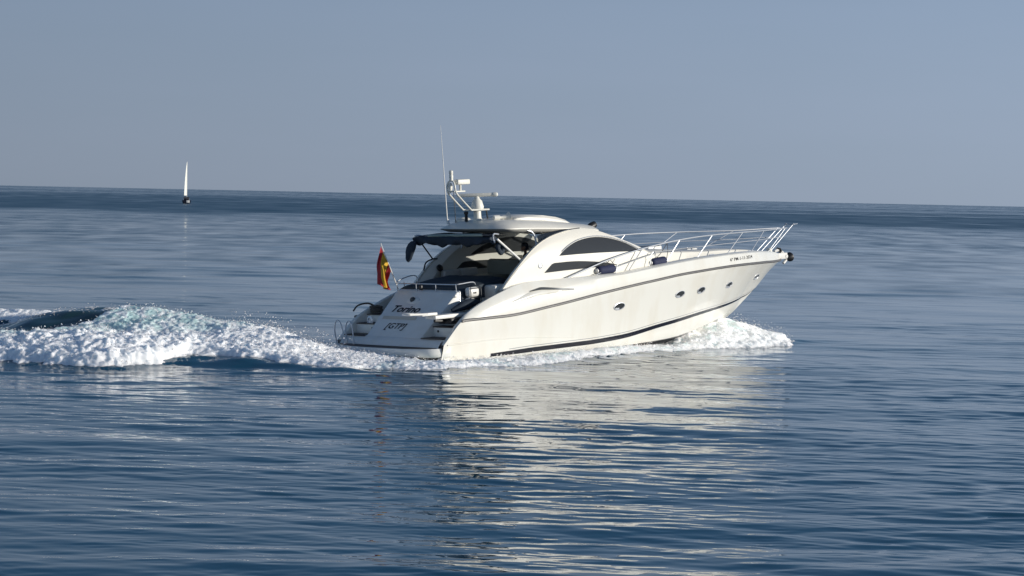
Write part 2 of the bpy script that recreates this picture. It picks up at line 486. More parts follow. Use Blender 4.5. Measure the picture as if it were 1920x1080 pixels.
# ---- deck
yco = spl([(7.7, 1.90), (9.5, 1.78), (11, 1.56), (12, 1.38), (14, 0.98), (16, 0.52), (17, 0.28), (18.2, 0.06)])
zco = spl([(7.7, 2.92), (9.3, 2.93), (11.5, 2.87), (12.2, 2.81), (13.7, 2.72), (14.9, 2.68), (16.9, 2.54), (18.2, 2.36), (18.95, 2.16)])
d = MB()
secs = []
for x in list(np.arange(7.7, 18.3, 0.3)) + [18.3, 18.6, 18.85, 18.97]:
    ys = max(Br(x) - ins(x), 0); S = zs(x)
    yi = max(ys - min(0.10, ys * 0.4), 0.0)
    c = min(yco(x), yi * 0.8) if x < 18.2 else yi * 0.3
    Z = zco(x)
    zd = S - min(0.12, 0.25 * Br(x))
    Z = max(Z, zd)
    hh = Z - zd
    half = [(yi, zd), ((yi + c) / 2 + 0.04, zd + 0.012), (c + 0.06 * min(1, c), zd + 0.02), (c, zd + 0.06 * min(1, hh * 4)), (c - 0.05 * min(1, c), zd + hh * 0.72), (c - 0.13 * min(1, c), zd + hh * 0.86), (c * 0.55, zd + hh * 0.96), (0, Z)]
    secs.append([(x, y, z) for y, z in half] + [(x, -y, z) for y, z in half[-2::-1]])
d.loft(secs)
deck = d.build('deck', [GEL2], yacht, sharp=40)
# side decks beside the cockpit
for sgn in (1, -1):
    m = MB(); secs = []
    for x in np.arange(3.0, 7.75, 0.3):
        ys = Br(x) - ins(x); S = zs(x)
        secs.append([(x, sgn * (ys - 0.02), S - 0.005), (x, sgn * (ys - 0.1), S - 0.006), (x, sgn * 1.93, S - 0.01), (x, sgn * 1.84, S - 0.02), (x, sgn * 1.82, 1.1)])
    m.loft(secs)
    m.build('side_deck', [GEL2], yacht, sharp=40)
# deck hatches on the foredeck
for hx, hw, hz in ((11.9, 0.34, 0.09), (13.9, 0.26, 0.03)):
    m = MB()
    zt = zco(hx)
    m.box(hx - hw, hx + hw, -hw, hw, zt - 0.06, zt + hz, 0.03)
    m.box(hx - hw + 0.06, hx + hw - 0.06, -hw + 0.06, hw - 0.06, zt + hz - 0.01, zt + hz + 0.012, 0.008, mi=1)
    m.build('deck_hatch', [WHITE, GLASS], yacht)
m = MB(); m.box(9.7, 9.9, -1.815, -1.775, 2.56, 2.78, 0.02)
m.build('locker_vent', [EMBER], yacht)
for sgn in (1, -1):
    for cx in (16.2, 13.2):
        yy = Br(cx) - ins(cx) - 0.2
        z0 = zs(cx) - 0.11
        m = MB()
        m.tube([(cx - 0.13, sgn * yy, z0 + 0.11), (cx + 0.13, sgn * yy, z0 + 0.11)], 0.018, 8)
        m.tube([(cx - 0.05, sgn * yy, z0 - 0.01), (cx - 0.05, sgn * yy, z0 + 0.11)], 0.018, 8)
        m.tube([(cx + 0.05, sgn * yy, z0 - 0.01), (cx + 0.05, sgn * yy, z0 + 0.11)], 0.018, 8)
        m.build('cleat', [STEEL], yacht)

# ---- cabin sides with their arch legs
AFT = [(2.93, 2.03), (3.67, 2.70), (4.5, 3.25), (5.35, 3.57), (6.36, 3.735)]
FWD = [(7.05, 3.755), (7.66, 3.63), (8.47, 3.37), (9.47, 3.00), (10.2, 2.66), (10.75, 2.40)]
def yo(z): return 1.985 if z < 2.8 else 1.985 - 0.27 * ((z - 2.8) / 0.95) ** 1.6
aft_c = [(p.x, p.y) for p in crspline([(x, z, 0) for x, z in AFT + FWD[:1]], 6)][:-6]
fwd_c = [(p.x, p.y) for p in crspline([(x, z, 0) for x, z in AFT[-1:] + FWD], 6)][6:]
top = aft_c + fwd_c
base = [(10.4, 2.36), (9.5, 2.32), (8.5, 2.27), (7.5, 2.24), (6.5, 2.24), (5.5, 2.24), (4.6, 2.22), (3.8, 2.16), (3.3, 2.08)]
topf = spl([(p[0], p[1]) for p in top])
basef = spl([(p[0], p[1]) for p in base[::-1]])
UW = [(5.55, 2.985)] + [(p.x, p.y) for p in crspline([(5.70, 3.085, 0), (6.0, 3.23, 0), (6.42, 3.37, 0), (6.9, 3.45, 0), (7.42, 3.465, 0), (8.0, 3.39, 0), (8.65, 3.21, 0), (9.30, 2.925, 0)], 3)] + [(8.4, 2.955), (7.4, 2.98), (6.4, 2.99)]
LW = [(4.85, 2.51)] + [(p.x, p.y) for p in crspline([(5.24, 2.785, 0), (6.29, 2.785, 0), (7.43, 2.69, 0), (8.2, 2.56, 0)], 3)] + [(7.5, 2.545), (6.86, 2.54), (5.8, 2.53)]
for sgn in (1, -1):
    m = MB()
    xs = [3.0, 3.1, 3.2, 3.35, 3.5, 3.7, 3.9, 4.2, 4.5, 4.8, 5.1, 5.4, 5.8, 6.2, 6.6, 7.0, 7.4, 7.8, 8.2, 8.6, 9.0, 9.4, 9.8, 10.1, 10.35, 10.6]
    so, si, st = [], [], []
    for x in xs:
        zt = topf(x); zb = min(basef(x) - 0.03, zt - 0.01)
        col = []; coli = []
        for q in np.linspace(0, 1, 12):
            z = zb + (zt - zb) * q
            rnd = 0.05 * max(0, (q - 0.9) / 0.1) ** 2
            col.append((x, sgn * (yo(z) - rnd), z)); coli.append((x, sgn * (yo(z) - 0.10), z))
        so.append(col); si.append(coli)
        st.append([col[-1], (x, sgn * (yo(zt) - 0.10), zt)])
    m.loft(so); m.loft(si); m.loft(st)
    # the broad aft face of the arch leg, turned inboard
    fl = []
    n = len(aft_c)
    for i, (x, z) in enumerate(aft_c):
        t = i / (n - 1)
        wd = 0.52 * (1 - t) + 0.20 * t
        y = yo(z)
        fl.append([(x, sgn * (y - 0.015), z), (x + wd * 0.30, sgn * (y - 0.13), z + 0.012), (x + wd, sgn * (y - 0.30 + 0.12 * t), z + 0.02 - 0.06 * t), (x + wd + 0.07, sgn * (y - 0.29 + 0.12 * t), z + 0.0 - 0.06 * t), (x + wd + 0.16, sgn * (y - 0.09), z - 0.06)])
    m.loft(fl)
    cs = m.build('cabin_side', [GEL2], yacht, sharp=38)
    for poly in (UW, LW):
        g = MB()
        N = len(poly)
        o_ = [(x, sgn * (yo(z) + 0.006), z) for x, z in poly]
        i_ = [(x, sgn * (yo(z) - 0.106), z) for x, z in poly]
        # fill as strips between lower and upper edges so the glass follows the lean of the wall
        px = np.array([p[0] for p in poly]); pz = np.array([p[1] for p in poly])
        imx = int(np.argmax(px))
        loX = px[[0] + list(range(N - 1, imx - 1, -1))]; loZ = pz[[0] + list(range(N - 1, imx - 1, -1))]
        upX = px[:imx + 1]; upZ = pz[:imx + 1]
        for off in (0.006, -0.106):
            sec = []
            for x in np.linspace(px.min(), px.max(), 30):
                a = float(np.interp(x, loX, loZ)); b = float(np.interp(x, upX, upZ))
                sec.append([(x, sgn * (yo(a + (b - a) * q) + off), a + (b - a) * q) for q in (0, 0.33, 0.66, 1)])
            g.loft(sec)
        wo_ = g.build('window', [GLASS], cs)
    # bright trim over the upper window
    tr = [(x, sgn * (yo(z) + 0.004), z + 0.03) for x, z in UW[1:-3]]
    MB().tube(tr, 0.016, 6).build('window_trim', [STEEL], cs)
    # round side light
    xf = Matrix.Translation((4.69, sgn * (yo(2.74) + 0.002), 2.74)) @ Matrix.Rotation(-sgn * math.pi / 2, 4, 'X')
    MB().lathe([(0.085, -0.01), (0.085, 0.012), (0.06, 0.02), (0.05, 0.012), (0.0, 0.012)], 18, xf=xf).build('side_light', [STEEL], cs)

# quarter glass between the roof edge and the arch
for sgn in (1, -1):
    g = MB(); sec = []
    for x in np.linspace(4.98, 7.0, 12):
        lo = topf(x) - 0.02; hi = float(np.interp(x, [4.98, 5.2, 6.1, 7.0], [3.62, 3.66, 3.75, 3.77]))
        hi = max(hi, lo + 0.01)
        y = yo(lo) - 0.16
        sec.append([(x, sgn * y, lo - 0.12), (x, sgn * (y - 0.05), hi), (x, sgn * (y - 0.06), hi), (x, sgn * (y - 0.01), lo - 0.12)])
    g.loft(sec, cap=True)
    g.build('quarter_window', [GLASS], yacht)
    MB().tube([(4.93, sgn * 1.62, 3.22), (4.98, sgn * 1.55, 3.5), (4.9, sgn * 1.48, 3.74), (4.55, sgn * 1.42, 3.84)], 0.028, 8, smooth_path=5).build('roof_strut', [STEEL], yacht)

# windscreen
g = MB(); sec = []
for t in np.linspace(0, 1, 12):
    x = 7.7 + (10.55 - 7.7) * t
    zt = topf(min(x, 10.55)) - 0.03
    wv = yo(zt) - 0.10
    zc_ = zt + 0.10 * (1 - t) + 0.10
    sec.append([(x + 0.35 * t * (1 - q * q), wv * q, zt + (zc_ - zt) * (1 - q * q)) for q in np.linspace(-1, 1, 13)])
g.loft(sec)
sec2 = [[(p[0] - 0.02, p[1], p[2] - 0.05) for p in s_] for s_ in sec]
g.loft(sec2)
ws = g.build('windscreen', [CLEAR], yacht)
for q in (-0.34, 0.34):
    MB().tube([(s_[int(round((q + 1) * 6))][0], s_[int(round((q + 1) * 6))][1], s_[int(round((q + 1) * 6))][2] + 0.012) for s_ in sec], 0.03, 6).build('mullion', [GEL2], ws)

# ---- hardtop
ST = [  # x(centre), half width, under z, edge z, top centre z, aft curve
    (3.56, 1.42, 3.872, 3.882, 3.89), (3.66, 1.46, 3.83, 3.885, 3.965), (3.82, 1.49, 3.79, 3.885, 4.06), (4.02, 1.51, 3.76, 3.885, 4.13), (4.35, 1.52, 3.74, 3.88, 4.165), (5.0, 1.52, 3.70, 3.86, 4.165),
    (5.8, 1.50, 3.66, 3.82, 4.12), (6.5, 1.48, 3.62, 3.785, 4.04), (7.0, 1.52, 3.60, 3.765, 3.96), (7.5, 1.58, 3.54, 3.70, 3.90), (7.78, 1.60, 3.56, 3.66, 3.87)]
r_ = MB(); secs = []
for x, hw, zu, ze, zt in ST:
    aft = 0.28 * max(0, 1 - (x - 3.58) / 1.2)
    def P(y, z): return (x + aft * (abs(y) / 1.5) ** 2.2, y, z)
    half = [(0, zu), (hw * 0.8, zu), (hw * 0.95, zu + (ze - zu) * 0.35), (hw, ze - 0.03 * min(1, (ze - zu) * 8)), (hw * 0.995, ze), (hw * 0.95, ze + (zt - ze) * 0.20), (hw * 0.82, ze + (zt - ze) * 0.58), (hw * 0.6, ze + (zt - ze) * 0.86), (hw * 0.3, ze + (zt - ze) * 0.97), (0, zt)]
    secs.append([P(y, z) for y, z in half] + [P(-y, z) for y, z in half[-2:0:-1]])
r_.loft(secs, closed=True, cap=True)
hardtop = r_.build('hardtop', [GEL2], yacht, sharp=32)
b_ = MB(); secs = []
for x, hw, z0, z1 in ((4.75, 0.9, 4.10, 4.15), (4.85, 0.95, 4.10, 4.20), (5.3, 0.98, 4.06, 4.235), (6.0, 0.98, 3.98, 4.21), (6.6, 0.96, 3.9, 4.13), (7.05, 0.92, 3.85, 4.03), (7.3, 0.86, 3.84, 3.93)):
    half = [(hw + 0.03, z0 - 0.05), (hw, z0 + (z1 - z0) * 0.6), (hw - 0.08, z1 - 0.01), (hw * 0.5, z1 + 0.015), (0, z1 + 0.02)]
    secs.append([(x, y, z) for y, z in half] + [(x, -y, z) for y, z in half[-2::-1]])
b_.loft(secs, cap=True)
b_.build('sunroof', [GEL2], hardtop, sharp=35)
# oval courtesy lamp under the roof edge
for sgn in (1, -1):
    MB().lathe([(0.0, -0.03), (0.10, -0.03), (0.12, 0.0), (0.12, 0.04)], 16, xf=Matrix.Translation((5.45, sgn * 1.25, 3.675))).build('ceiling_lamp', [DKSTEEL], hardtop)
xf = Matrix.Translation((9.2, -0.0, 3.71)) @ Matrix.Rotation(R(70), 4, 'Y')
m = MB(); m.lathe([(0.03, -0.16), (0.09, -0.15), (0.115, -0.05), (0.12, 0.05), (0.105, 0.16), (0.0, 0.17)], 16, xf=xf)
m.tube([(9.15, 0, 3.30), (9.16, 0, 3.66)], 0.05, 10)
m.build('searchlight', [BLACK], yacht)

# ---- transom and swim platform
t_ = MB()
out = [(-0.36, 0), (-0.35, 0.6), (-0.31, 1.2), (-0.20, 1.7), (-0.05, 2.0), (0.10, 2.14), (0.35, 2.22), (0.62, 2.23)]
full = [(x, -y) for x, y in out[::-1]] + [(x, y) for x, y in out[1:]]
lay = [(0.0, 0.64), (-0.015, 0.62), (-0.015, 0.50), (0.03, 0.42), (0.12, 0.38), (0.4, 0.36)]
t_.loft([[(x - (o if x < 0.3 else 0) * -1, y * (1 - o * 0.08), z) for x, y in full] for o, z in lay])
t_.add([(x, y, 0.64) for x, y in full], [tuple(range(len(full)))], 0, smooth=False)
plat = t_.build('swim_platform', [TRANS], yacht, sharp=40)
inn = [(x + 0.09, y * 0.955) for x, y in out[:-1]] + [(0.40, 2.12)]
fi = [(x, -y) for x, y in inn[::-1]] + [(x, y) for x, y in inn[1:]]
MB().loft([[(x, y, 0.641) for x, y in fi], [(x, y, 0.655) for x, y in fi]]).add([(x, y, 0.655) for x, y in fi], [tuple(range(len(fi)))], 0, smooth=False).build('teak_deck', [TEAK], plat)

# lower transom band, full width
prof = [(0.16, 0.645), (0.19, 0.70), (0.27, 0.79), (0.40, 0.87), (0.46, 0.895), (0.75, 0.90)]
m = MB()
m.loft([[(x + 0.06 * (y / 2.1) ** 2, y, z) for x, z in prof] for y in np.linspace(-2.12, 2.12, 15)])
transom = m.build('transom', [TRANS], yacht, sharp=40)
# garage: the sloping door panel with its side walls
KS = (2.12 - 0.895) / (1.85 - 0.45)
def zd_(x): return 0.895 + (x - 0.45) * KS
pr = [(0.43, 0.88), (0.50, 0.94), (0.93, zd_(0.93) + 0.005), (1.02, zd_(1.02) + 0.035), (1.12, zd_(1.12)), (1.70, zd_(1.70)), (1.80, 2.09), (1.90, 2.15), (2.1, 2.18)]
m = MB()
def hwg(x): return float(np.interp(x, [0.4, 0.56, 1.85, 2.1], [1.17, 1.19, 1.31, 1.32]))
secs = []
for x, z in pr:
    w_ = hwg(x)
    ys = [-w_, -w_ + 0.015, -w_ + 0.06] + list(np.linspace(-w_ + 0.2, w_ - 0.2, 7)) + [w_ - 0.06, w_ - 0.015, w_]
    dz = [-0.06, -0.018, 0.0] + [0.0] * 7 + [0.0, -0.018, -0.06]
    secs.append([(x, y, z + q) for y, q in zip(ys, dz)])
m.loft(secs)
for sgn in (1, -1):
    m.loft([[(x, sgn * hwg(x), z - 0.06), (x, sgn * hwg(x), 0.63)] for x, z in pr + [(3.9, 2.20)]])
gar = m.build('garage_door', [TRANS], yacht, sharp=38)
m = MB()
m.loft([[(x - 0.008, y, z + 0.008) for y in np.linspace(-0.45, 1.0, 6)] for x, z in ((0.95, zd_(0.95) + 0.01), (1.02, zd_(1.02) + 0.033))])
m.build('step_moulding', [EMBER], gar)
# stern camera dome and latch
xf = Matrix.Translation((1.56, 0.28, zd_(1.56))) @ Matrix.Rotation(math.atan(KS) * -1, 4, 'Y')
MB().lathe([(0.20, -0.01), (0.185, 0.012), (0.10, 0.03), (0.085, 0.03)], 22, xf=xf @ Matrix.Diagonal((0.7, 1.4, 1, 1))).build('lamp_base', [WHITE], gar)
MB().lathe([(0.085, 0.01), (0.085, 0.05), (0.07, 0.085), (0.04, 0.105), (0.0, 0.11)], 18, xf=xf).build('stern_lamp', [DKSTEEL], gar)
MB().box(1.70, 1.82, -1.37, -1.27, 1.98, 2.06, 0.02).build('latch', [WHITE], gar)

# steps between the garage and the hull wings
for sgn in (1, -1):
    y0, y1 = 1.18, 2.14
    for x0, x1, z1 in ((0.42, 0.98, 0.90), (0.92, 1.40, 1.20), (1.34, 2.2, 1.44), (2.14, 3.1, 1.62)):
        a, b = sgn * y0, sgn * y1
        if x0 < 0.9: b = sgn * 2.16
        m = MB(); m.box(x0, x1 + 0.02, min(a, b), max(a, b), 0.56, z1 - 0.03, 0.02)
        st_ = m.build('boarding_step', [TRANS], yacht)
        MB().box(x0 - 0.025, x1 + 0.02, min(a, b) + 0.03, max(a, b) - 0.03, z1 - 0.028, z1, 0.01).build('tread', [TEAK], st_)
    for sx, sz in ((0.416, 0.76), (0.916, 1.06)):
        MB().lathe([(0.035, -0.01), (0.035, 0.012), (0.02, 0.018), (0, 0.018)], 12, xf=Matrix.Translation((sx, sgn * 1.42, sz)) @ Matrix.Rotation(-math.pi / 2, 4, 'Y')).build('step_light', [BLACK], yacht)
# round fairlead on the port steps
MB().lathe([(0.06, -0.03), (0.13, -0.02), (0.14, 0.01), (0.08, 0.03), (0.06, 0.0)], 18, xf=Matrix.Translation((0.95, 1.55, 1.28)) @ Matrix.Rotation(-math.pi / 2, 4, 'Y')).build('fairlead', [STEEL], yacht)

# ---- lettering
def text_mesh(body, size, shear=0.0, offset=0.0):
    cu = bpy.data.curves.new('lettering', 'FONT')
    cu.body = body; cu.size = size; cu.shear = shear; cu.offset = offset
    cu.align_x = 'CENTER'; cu.resolution_u = 4
    tmp = bpy.data.objects.new('lettering', cu)
    COL.objects.link(tmp)
    dg = bpy.context.evaluated_depsgraph_get(); dg.update()
    me = bpy.data.meshes.new_from_object(tmp.evaluated_get(dg))
    bpy.data.objects.remove(tmp)
    bm = bmesh.new(); bm.from_mesh(me)
    for _ in range(2):
        bmesh.ops.subdivide_edges(bm, edges=[e for e in bm.edges if e.calc_length() > 0.12], cuts=1)
    bmesh.ops.triangulate(bm, faces=bm.faces)
    bm.to_mesh(me); bm.free()
    return me
def place_text(body, width, height, fn, parent, shear=0.0, offset=0.0, m=INK):
    me = text_mesh(body, 1.0, shear, offset)
    xs = [v.co.x for v in me.vertices]; ys = [v.co.y for v in me.vertices]
    x0, x1, y0, y1 = min(xs), max(xs), min(ys), max(ys)
    for v in me.vertices:
        v.co = fn(((v.co.x - x0) / (x1 - x0) - 0.5) * width, ((v.co.y - y0) / (y1 - y0) - 0.5) * height)
    me.materials.clear(); me.materials.append(m)
    o = bpy.data.objects.new('lettering', me); COL.objects.link(o); o.parent = parent
    return o
cs_ = math.cos(math.atan(KS)); sn_ = math.sin(math.atan(KS))
def on_door(yc_, xc_):
    # reading from astern, text runs from port (+y) to starboard
    return lambda a, b: Vector((xc_ + b * cs_ - 0.006 * sn_, yc_ - a, zd_(xc_) + b * sn_ + 0.010))
place_text('Torino', 1.18, 0.27, on_door(0.27, 1.285), gar, shear=0.32, offset=0.020)
place_text('[GTP]', 0.86, 0.29, on_door(0.20, 0.735), gar, shear=0.22, offset=0.014)
def on_bow(a, b):
    x = 14.78 + a; z = 2.378 + b + 0.002 * a
    y = yside(x, z)
    return Vector((x, -(y + 0.006), z))
place_text('6ª PM-1-11-2024', 1.80, 0.105, on_bow, hull, offset=0.004)

# ---- cockpit
m = MB(); m.box(2.1, 8.0, -1.9, 1.9, 0.98, 1.10, 0.0); m.box(4.95, 8.0, -1.85, 1.85, 1.10, 1.58, 0.03)
m.build('cockpit_sole', [TEAK], yacht)
m = MB(); m.box(7.6, 7.72, -1.9, 1.9, 1.1, 2.86, 0.02); m.box(7.0, 7.7, -1.7, 1.8, 1.5, 2.66, 0.08)
m.build('dashboard', [INNER], yacht)
xf = Matrix.Translation((6.85, -0.8, 2.62)) @ Matrix.Rotation(R(-60), 4, 'Y')
m = MB()
m.tube([xf @ Vector((0.2 * math.cos(a), 0.2 * math.sin(a), 0)) for a in np.linspace(0, 2 * math.pi, 25)], 0.016, 6)
for a in (0.5, 2.6, 4.7): m.tube([xf @ Vector((0, 0, -0.05)), xf @ Vector((0.2 * math.cos(a), 0.2 * math.sin(a), 0))], 0.012, 6)
m.tube([xf @ Vector((0, 0, 0)), xf @ Vector((0, 0, -0.3))], 0.03, 8)
m.build('steering_wheel', [BLACK], yacht)
# port settee with white back cushions
m = MB(); m.box(3.6, 6.6, 0.95, 1.80, 1.1, 1.62, 0.05); m.box(3.62, 6.58, 0.9, 1.75, 1.62, 1.80, 0.06, mi=1); m.box(3.7, 6.6, 1.60, 1.84, 1.70, 2.34, 0.07, mi=1)
m.build('settee', [INNER, CUSH], yacht)
m = MB(); m.box(4.15, 4.86, 1.58, 1.80, 2.30, 2.58, 0.05); m.box(4.88, 5.60, 1.58, 1.80, 2.30, 2.60, 0.05)
m.build('back_cushion', [IVORY], yacht)
# wet bar and helm seat
m = MB(); m.box(4.7, 5.7, 0.25, 1.15, 1.1, 2.28, 0.09); m.box(4.66, 5.74, 0.21, 1.19, 2.28, 2.40, 0.05)
m.build('wet_bar', [SEAT], yacht)
m = MB(); m.box(5.62, 5.86, -0.15, 1.25, 1.9, 2.86, 0.10); m.box(5.8, 6.4, -0.15, 1.25, 1.85, 2.1, 0.07); m.box(5.9, 6.3, 0.2, 0.9, 1.5, 1.9, 0.04)
m.build('helm_seat', [SEAT], yacht)
m = MB(); m.box(2.95, 3.7, -1.78, -0.95, 1.0, 2.26, 0.08)
m.build('moulded_locker', [INNER], yacht)
m = MB(); m.box(3.75, 4.6, -1.80, -1.0, 1.0, 1.7, 0.06); m.box(3.75, 4.6, -1.82, -1.55, 1.7, 2.15, 0.06)
m.build('side_seat', [CUSH], yacht)

# sunpad
m = MB(); secs = []
for x, z in ((1.98, 2.17), (2.0, 2.25), (2.1, 2.29), (2.6, 2.36), (3.2, 2.43), (3.7, 2.47), (3.9, 2.46), (3.98, 2.38), (4.0, 2.1)):
    secs.append([(x, y, z - 0.10 * (abs(y) / 1.34) ** 6 + 0.012 * math.sin(y * 9 + x * 5)) for y in np.linspace(-1.34, 1.34, 25)])
m.loft(secs)
for sgn in (1, -1): m.loft([[q[0 if sgn < 0 else -1], (q[0][0], sgn * 1.34, 1.9)] for q in secs])
m.loft([[(4.0, y, 2.1) for y in (-1.34, 1.34)], [(4.0, y, 1.1) for y in (-1.34, 1.34)]])
m.build('sunpad', [CUSH], yacht, sharp=50)
# sunpad guard rail
rail_p = [(2.75, 1.30, 2.30), (2.7, 1.34, 2.50), (2.45, 1.36, 2.52), (1.98, 1.34, 2.42), (1.86, 1.30, 2.36), (1.82, 1.05, 2.345), (1.82, 0.5, 2.345), (1.82, -0.5, 2.345), (1.82, -1.05, 2.345), (1.86, -1.28, 2.35), (2.0, -1.32, 2.36), (2.5, -1.32, 2.38), (2.62, -1.30, 2.26)]
gr = MB().tube(rail_p, 0.017, 8, smooth_path=4).build('sunpad_rail', [STEEL], yacht)
for x, y in ((1.84, 1.28), (1.82, 0.42), (1.82, -0.42), (1.84, -1.26), (2.2, 1.35)):
    MB().tube([(x + 0.02, y, 2.12), (x, y, 2.36)], 0.014, 8).build('stanchion', [STEEL], gr)
MB().box(1.79, 1.86, 0.16, 0.26, 2.16, 2.30, 0.015).build('anchor_light', [BLACK], gr)

# passerelle
m = MB()
m.box(0.35, 1.62, -1.93, -1.50, 1.455, 1.565, 0.02)
m.box(-0.10, 0.5, -1.86, -1.57, 1.575, 1.655, 0.02)
m.tube([(-0.6, -1.86, 1.66), (0.1, -1.86, 1.63)], 0.03, 8); m.tube([(-0.6, -1.57, 1.66), (0.1, -1.57, 1.63)], 0.03, 8)
m.tube([(-0.6, -1.86, 1.66), (-0.64, -1.715, 1.665), (-0.6, -1.57, 1.66)], 0.03, 8, smooth_path=4)
for q in (-0.45, -0.3, -0.15): m.tube([(q, -1.86, 1.645), (q, -1.57, 1.645)], 0.02, 6)
pas = m.build('passerelle', [WHITE], yacht)
m = MB(); m.box(0.9, 1.75, -2.0, -1.42, 1.28, 1.45, 0.05); m.tube([(0.5, -1.72, 1.40), (1.3, -1.72, 1.34)], 0.045, 10); m.tube([(1.6, -1.9, 1.5), (2.4, -1.72, 1.66)], 0.05, 10)
m.build('hydraulic_base', [BLACK], pas)
m = MB(); m.tube([(1.40, -1.52, 1.62), (1.75, -1.6, 1.73), (2.1, -1.62, 1.80), (2.45, -1.62, 1.80)], [0.06, 0.13, 0.13, 0.05], 12, smooth_path=5)
m.build('dark_canvas_bag', [NAVY], yacht)

# bathing ladder hoops
lad = MB().tube([(0.10, 2.12, 0.64), (0.02, 2.10, 1.05), (0.02, 2.06, 1.27), (0.03, 1.98, 1.345), (0.05, 1.88, 1.29), (0.07, 1.80, 1.05), (0.08, 1.74, 0.64)], 0.02, 8, smooth_path=5).build('bathing_ladder', [STEEL], yacht)
MB().tube([(0.12, 1.66, 0.64), (0.05, 1.64, 1.05), (0.05, 1.60, 1.25), (0.06, 1.52, 1.33), (0.08, 1.42, 1.27), (0.09, 1.38, 1.05), (0.10, 1.35, 0.64)], 0.02, 8, smooth_path=5).build('hoop', [STEEL], lad)

# ---- sun awning rolled back under the hardtop
m = MB(); secs = []
rng = random.Random(4)
for i, y in enumerate(np.linspace(1.62, -1.62, 27)):
    x = 3.0 + 0.10 * (1.62 - y) / 3.24 - 0.10 * math.sin(math.pi * (1.62 - y) / 3.24)
    zc_ = 3.60 + 0.02 * (1.62 - y) / 3.24
    sag = 0.05 + 0.055 * math.sin(i * 1.1) * math.sin(i * 0.45) + 0.05 * math.sin(math.pi * i / 26)
    sec = []
    for k in range(12):
        a = 2 * math.pi * k / 12
        r2 = 0.085 * (1 + 0.25 * math.sin(3 * a + i * 0.7))
        sec.append((x + r2 * math.cos(a) * 1.5, y, zc_ + r2 * math.sin(a) - (sag if math.sin(a) < -0.2 else 0)))
    secs.append(sec)
m.loft(secs, closed=True, cap=True)
aw = m.build('awning_roll', [NAVY], yacht, sharp=60)
m = MB()
m.loft([[(x, y, z + 0.012 * math.sin(6 * y + 3 * x)) for y in np.linspace(-1.5, 1.5, 13)] for x, z in ((2.98, 3.715), (3.3, 3.725), (3.7, 3.735), (4.1, 3.745))])
m.loft([[(x, y, z - 0.05 + 0.012 * math.sin(6 * y + 3 * x)) for y in np.linspace(-1.5, 1.5, 13)] for x, z in ((2.98, 3.70), (3.3, 3.71), (3.7, 3.72), (4.1, 3.73))])
m.build('awning_canvas', [NAVY], yacht)
m = MB(); secs = []
for y in np.linspace(1.0, -1.35, 12):
    t = (1.0 - y) / 2.35
    z = 3.712 + 0.03 * t
    secs.append([(2.93, y, z - 0.03), (2.91, y, z + 0.03 * t ** 0.5), (2.95, y, z + 0.045)])
m.loft(secs)
m.build('awning_lit_edge', [LITEDGE], aw)  # strip with the lit top edge of the canvas put into its colour
m = MB()
m.tube([(3.3, 1.50, 3.66), (3.02, 1.52, 3.72), (2.85, 1.50, 3.70)], 0.03, 8, smooth_path=4)
m.build('awning_frame', [STEEL], aw)
m = MB(); m.tube([(3.5, -1.45, 3.74), (3.2, -1.55, 3.76), (3.1, -1.62, 3.62), (3.12, -1.66, 3.52)], 0.025, 8, smooth_path=4)
m.build('awning_frame', [STEEL], aw)
# port awning end hanging down
m = MB(); secs = []
for i, (z, hx, hy) in enumerate(((3.56, 0.06, 0.10), (3.48, 0.10, 0.17), (3.36, 0.11, 0.20), (3.22, 0.10, 0.18), (3.08, 0.08, 0.11), (3.00, 0.06, 0.06))):
    secs.append([(2.80 - 0.03 * i + hx * math.cos(a) * (1 + 0.2 * math.sin(2 * a)), 1.50 + 0.03 * i + hy * math.sin(a), z + 0.08 * math.sin(a) * (i > 3)) for a in np.linspace(0, 2 * math.pi, 15)[:-1]])
m.loft(secs, closed=True, cap=True)
m.build('hanging_cover', [NAVY], aw, sharp=70)
m = MB(); m.tube([(3.25, -1.68, 3.46), (3.2, -1.7, 3.34), (3.32, -1.7, 3.20), (3.42, -1.68, 3.30), (3.40, -1.66, 3.46)], 0.075, 10, smooth_path=4)
m.build('awning_bundle', [NAVY], aw)
MB().tube([(3.08, -1.80, 3.62), (4.06, -1.80, 2.93)], 0.034, 10).build('awning_strut', [WHITE], yacht)
MB().tube([(3.35, 1.70, 3.42), (3.78, 1.72, 2.96)], 0.024, 8).tube([(3.78, 1.72, 2.96), (3.52, 1.75, 2.86), (3.42, 1.76, 2.62)], 0.024, 8, smooth_path=4).tube([(3.78, 1.72, 2.96), (4.0, 1.75, 2.95)], 0.024, 8).build('awning_strut', [BLACK], yacht)
MB().lathe([(0.11, -0.02), (0.11, 0.05), (0.07, 0.07), (0, 0.07)], 16, xf=Matrix.Translation((4.0, 1.66, 2.66)) @ Matrix.Rotation(math.pi / 2, 4, 'X') @ Matrix.Rotation(-0.5, 4, 'X')).build('speaker', [BLACK], yacht)

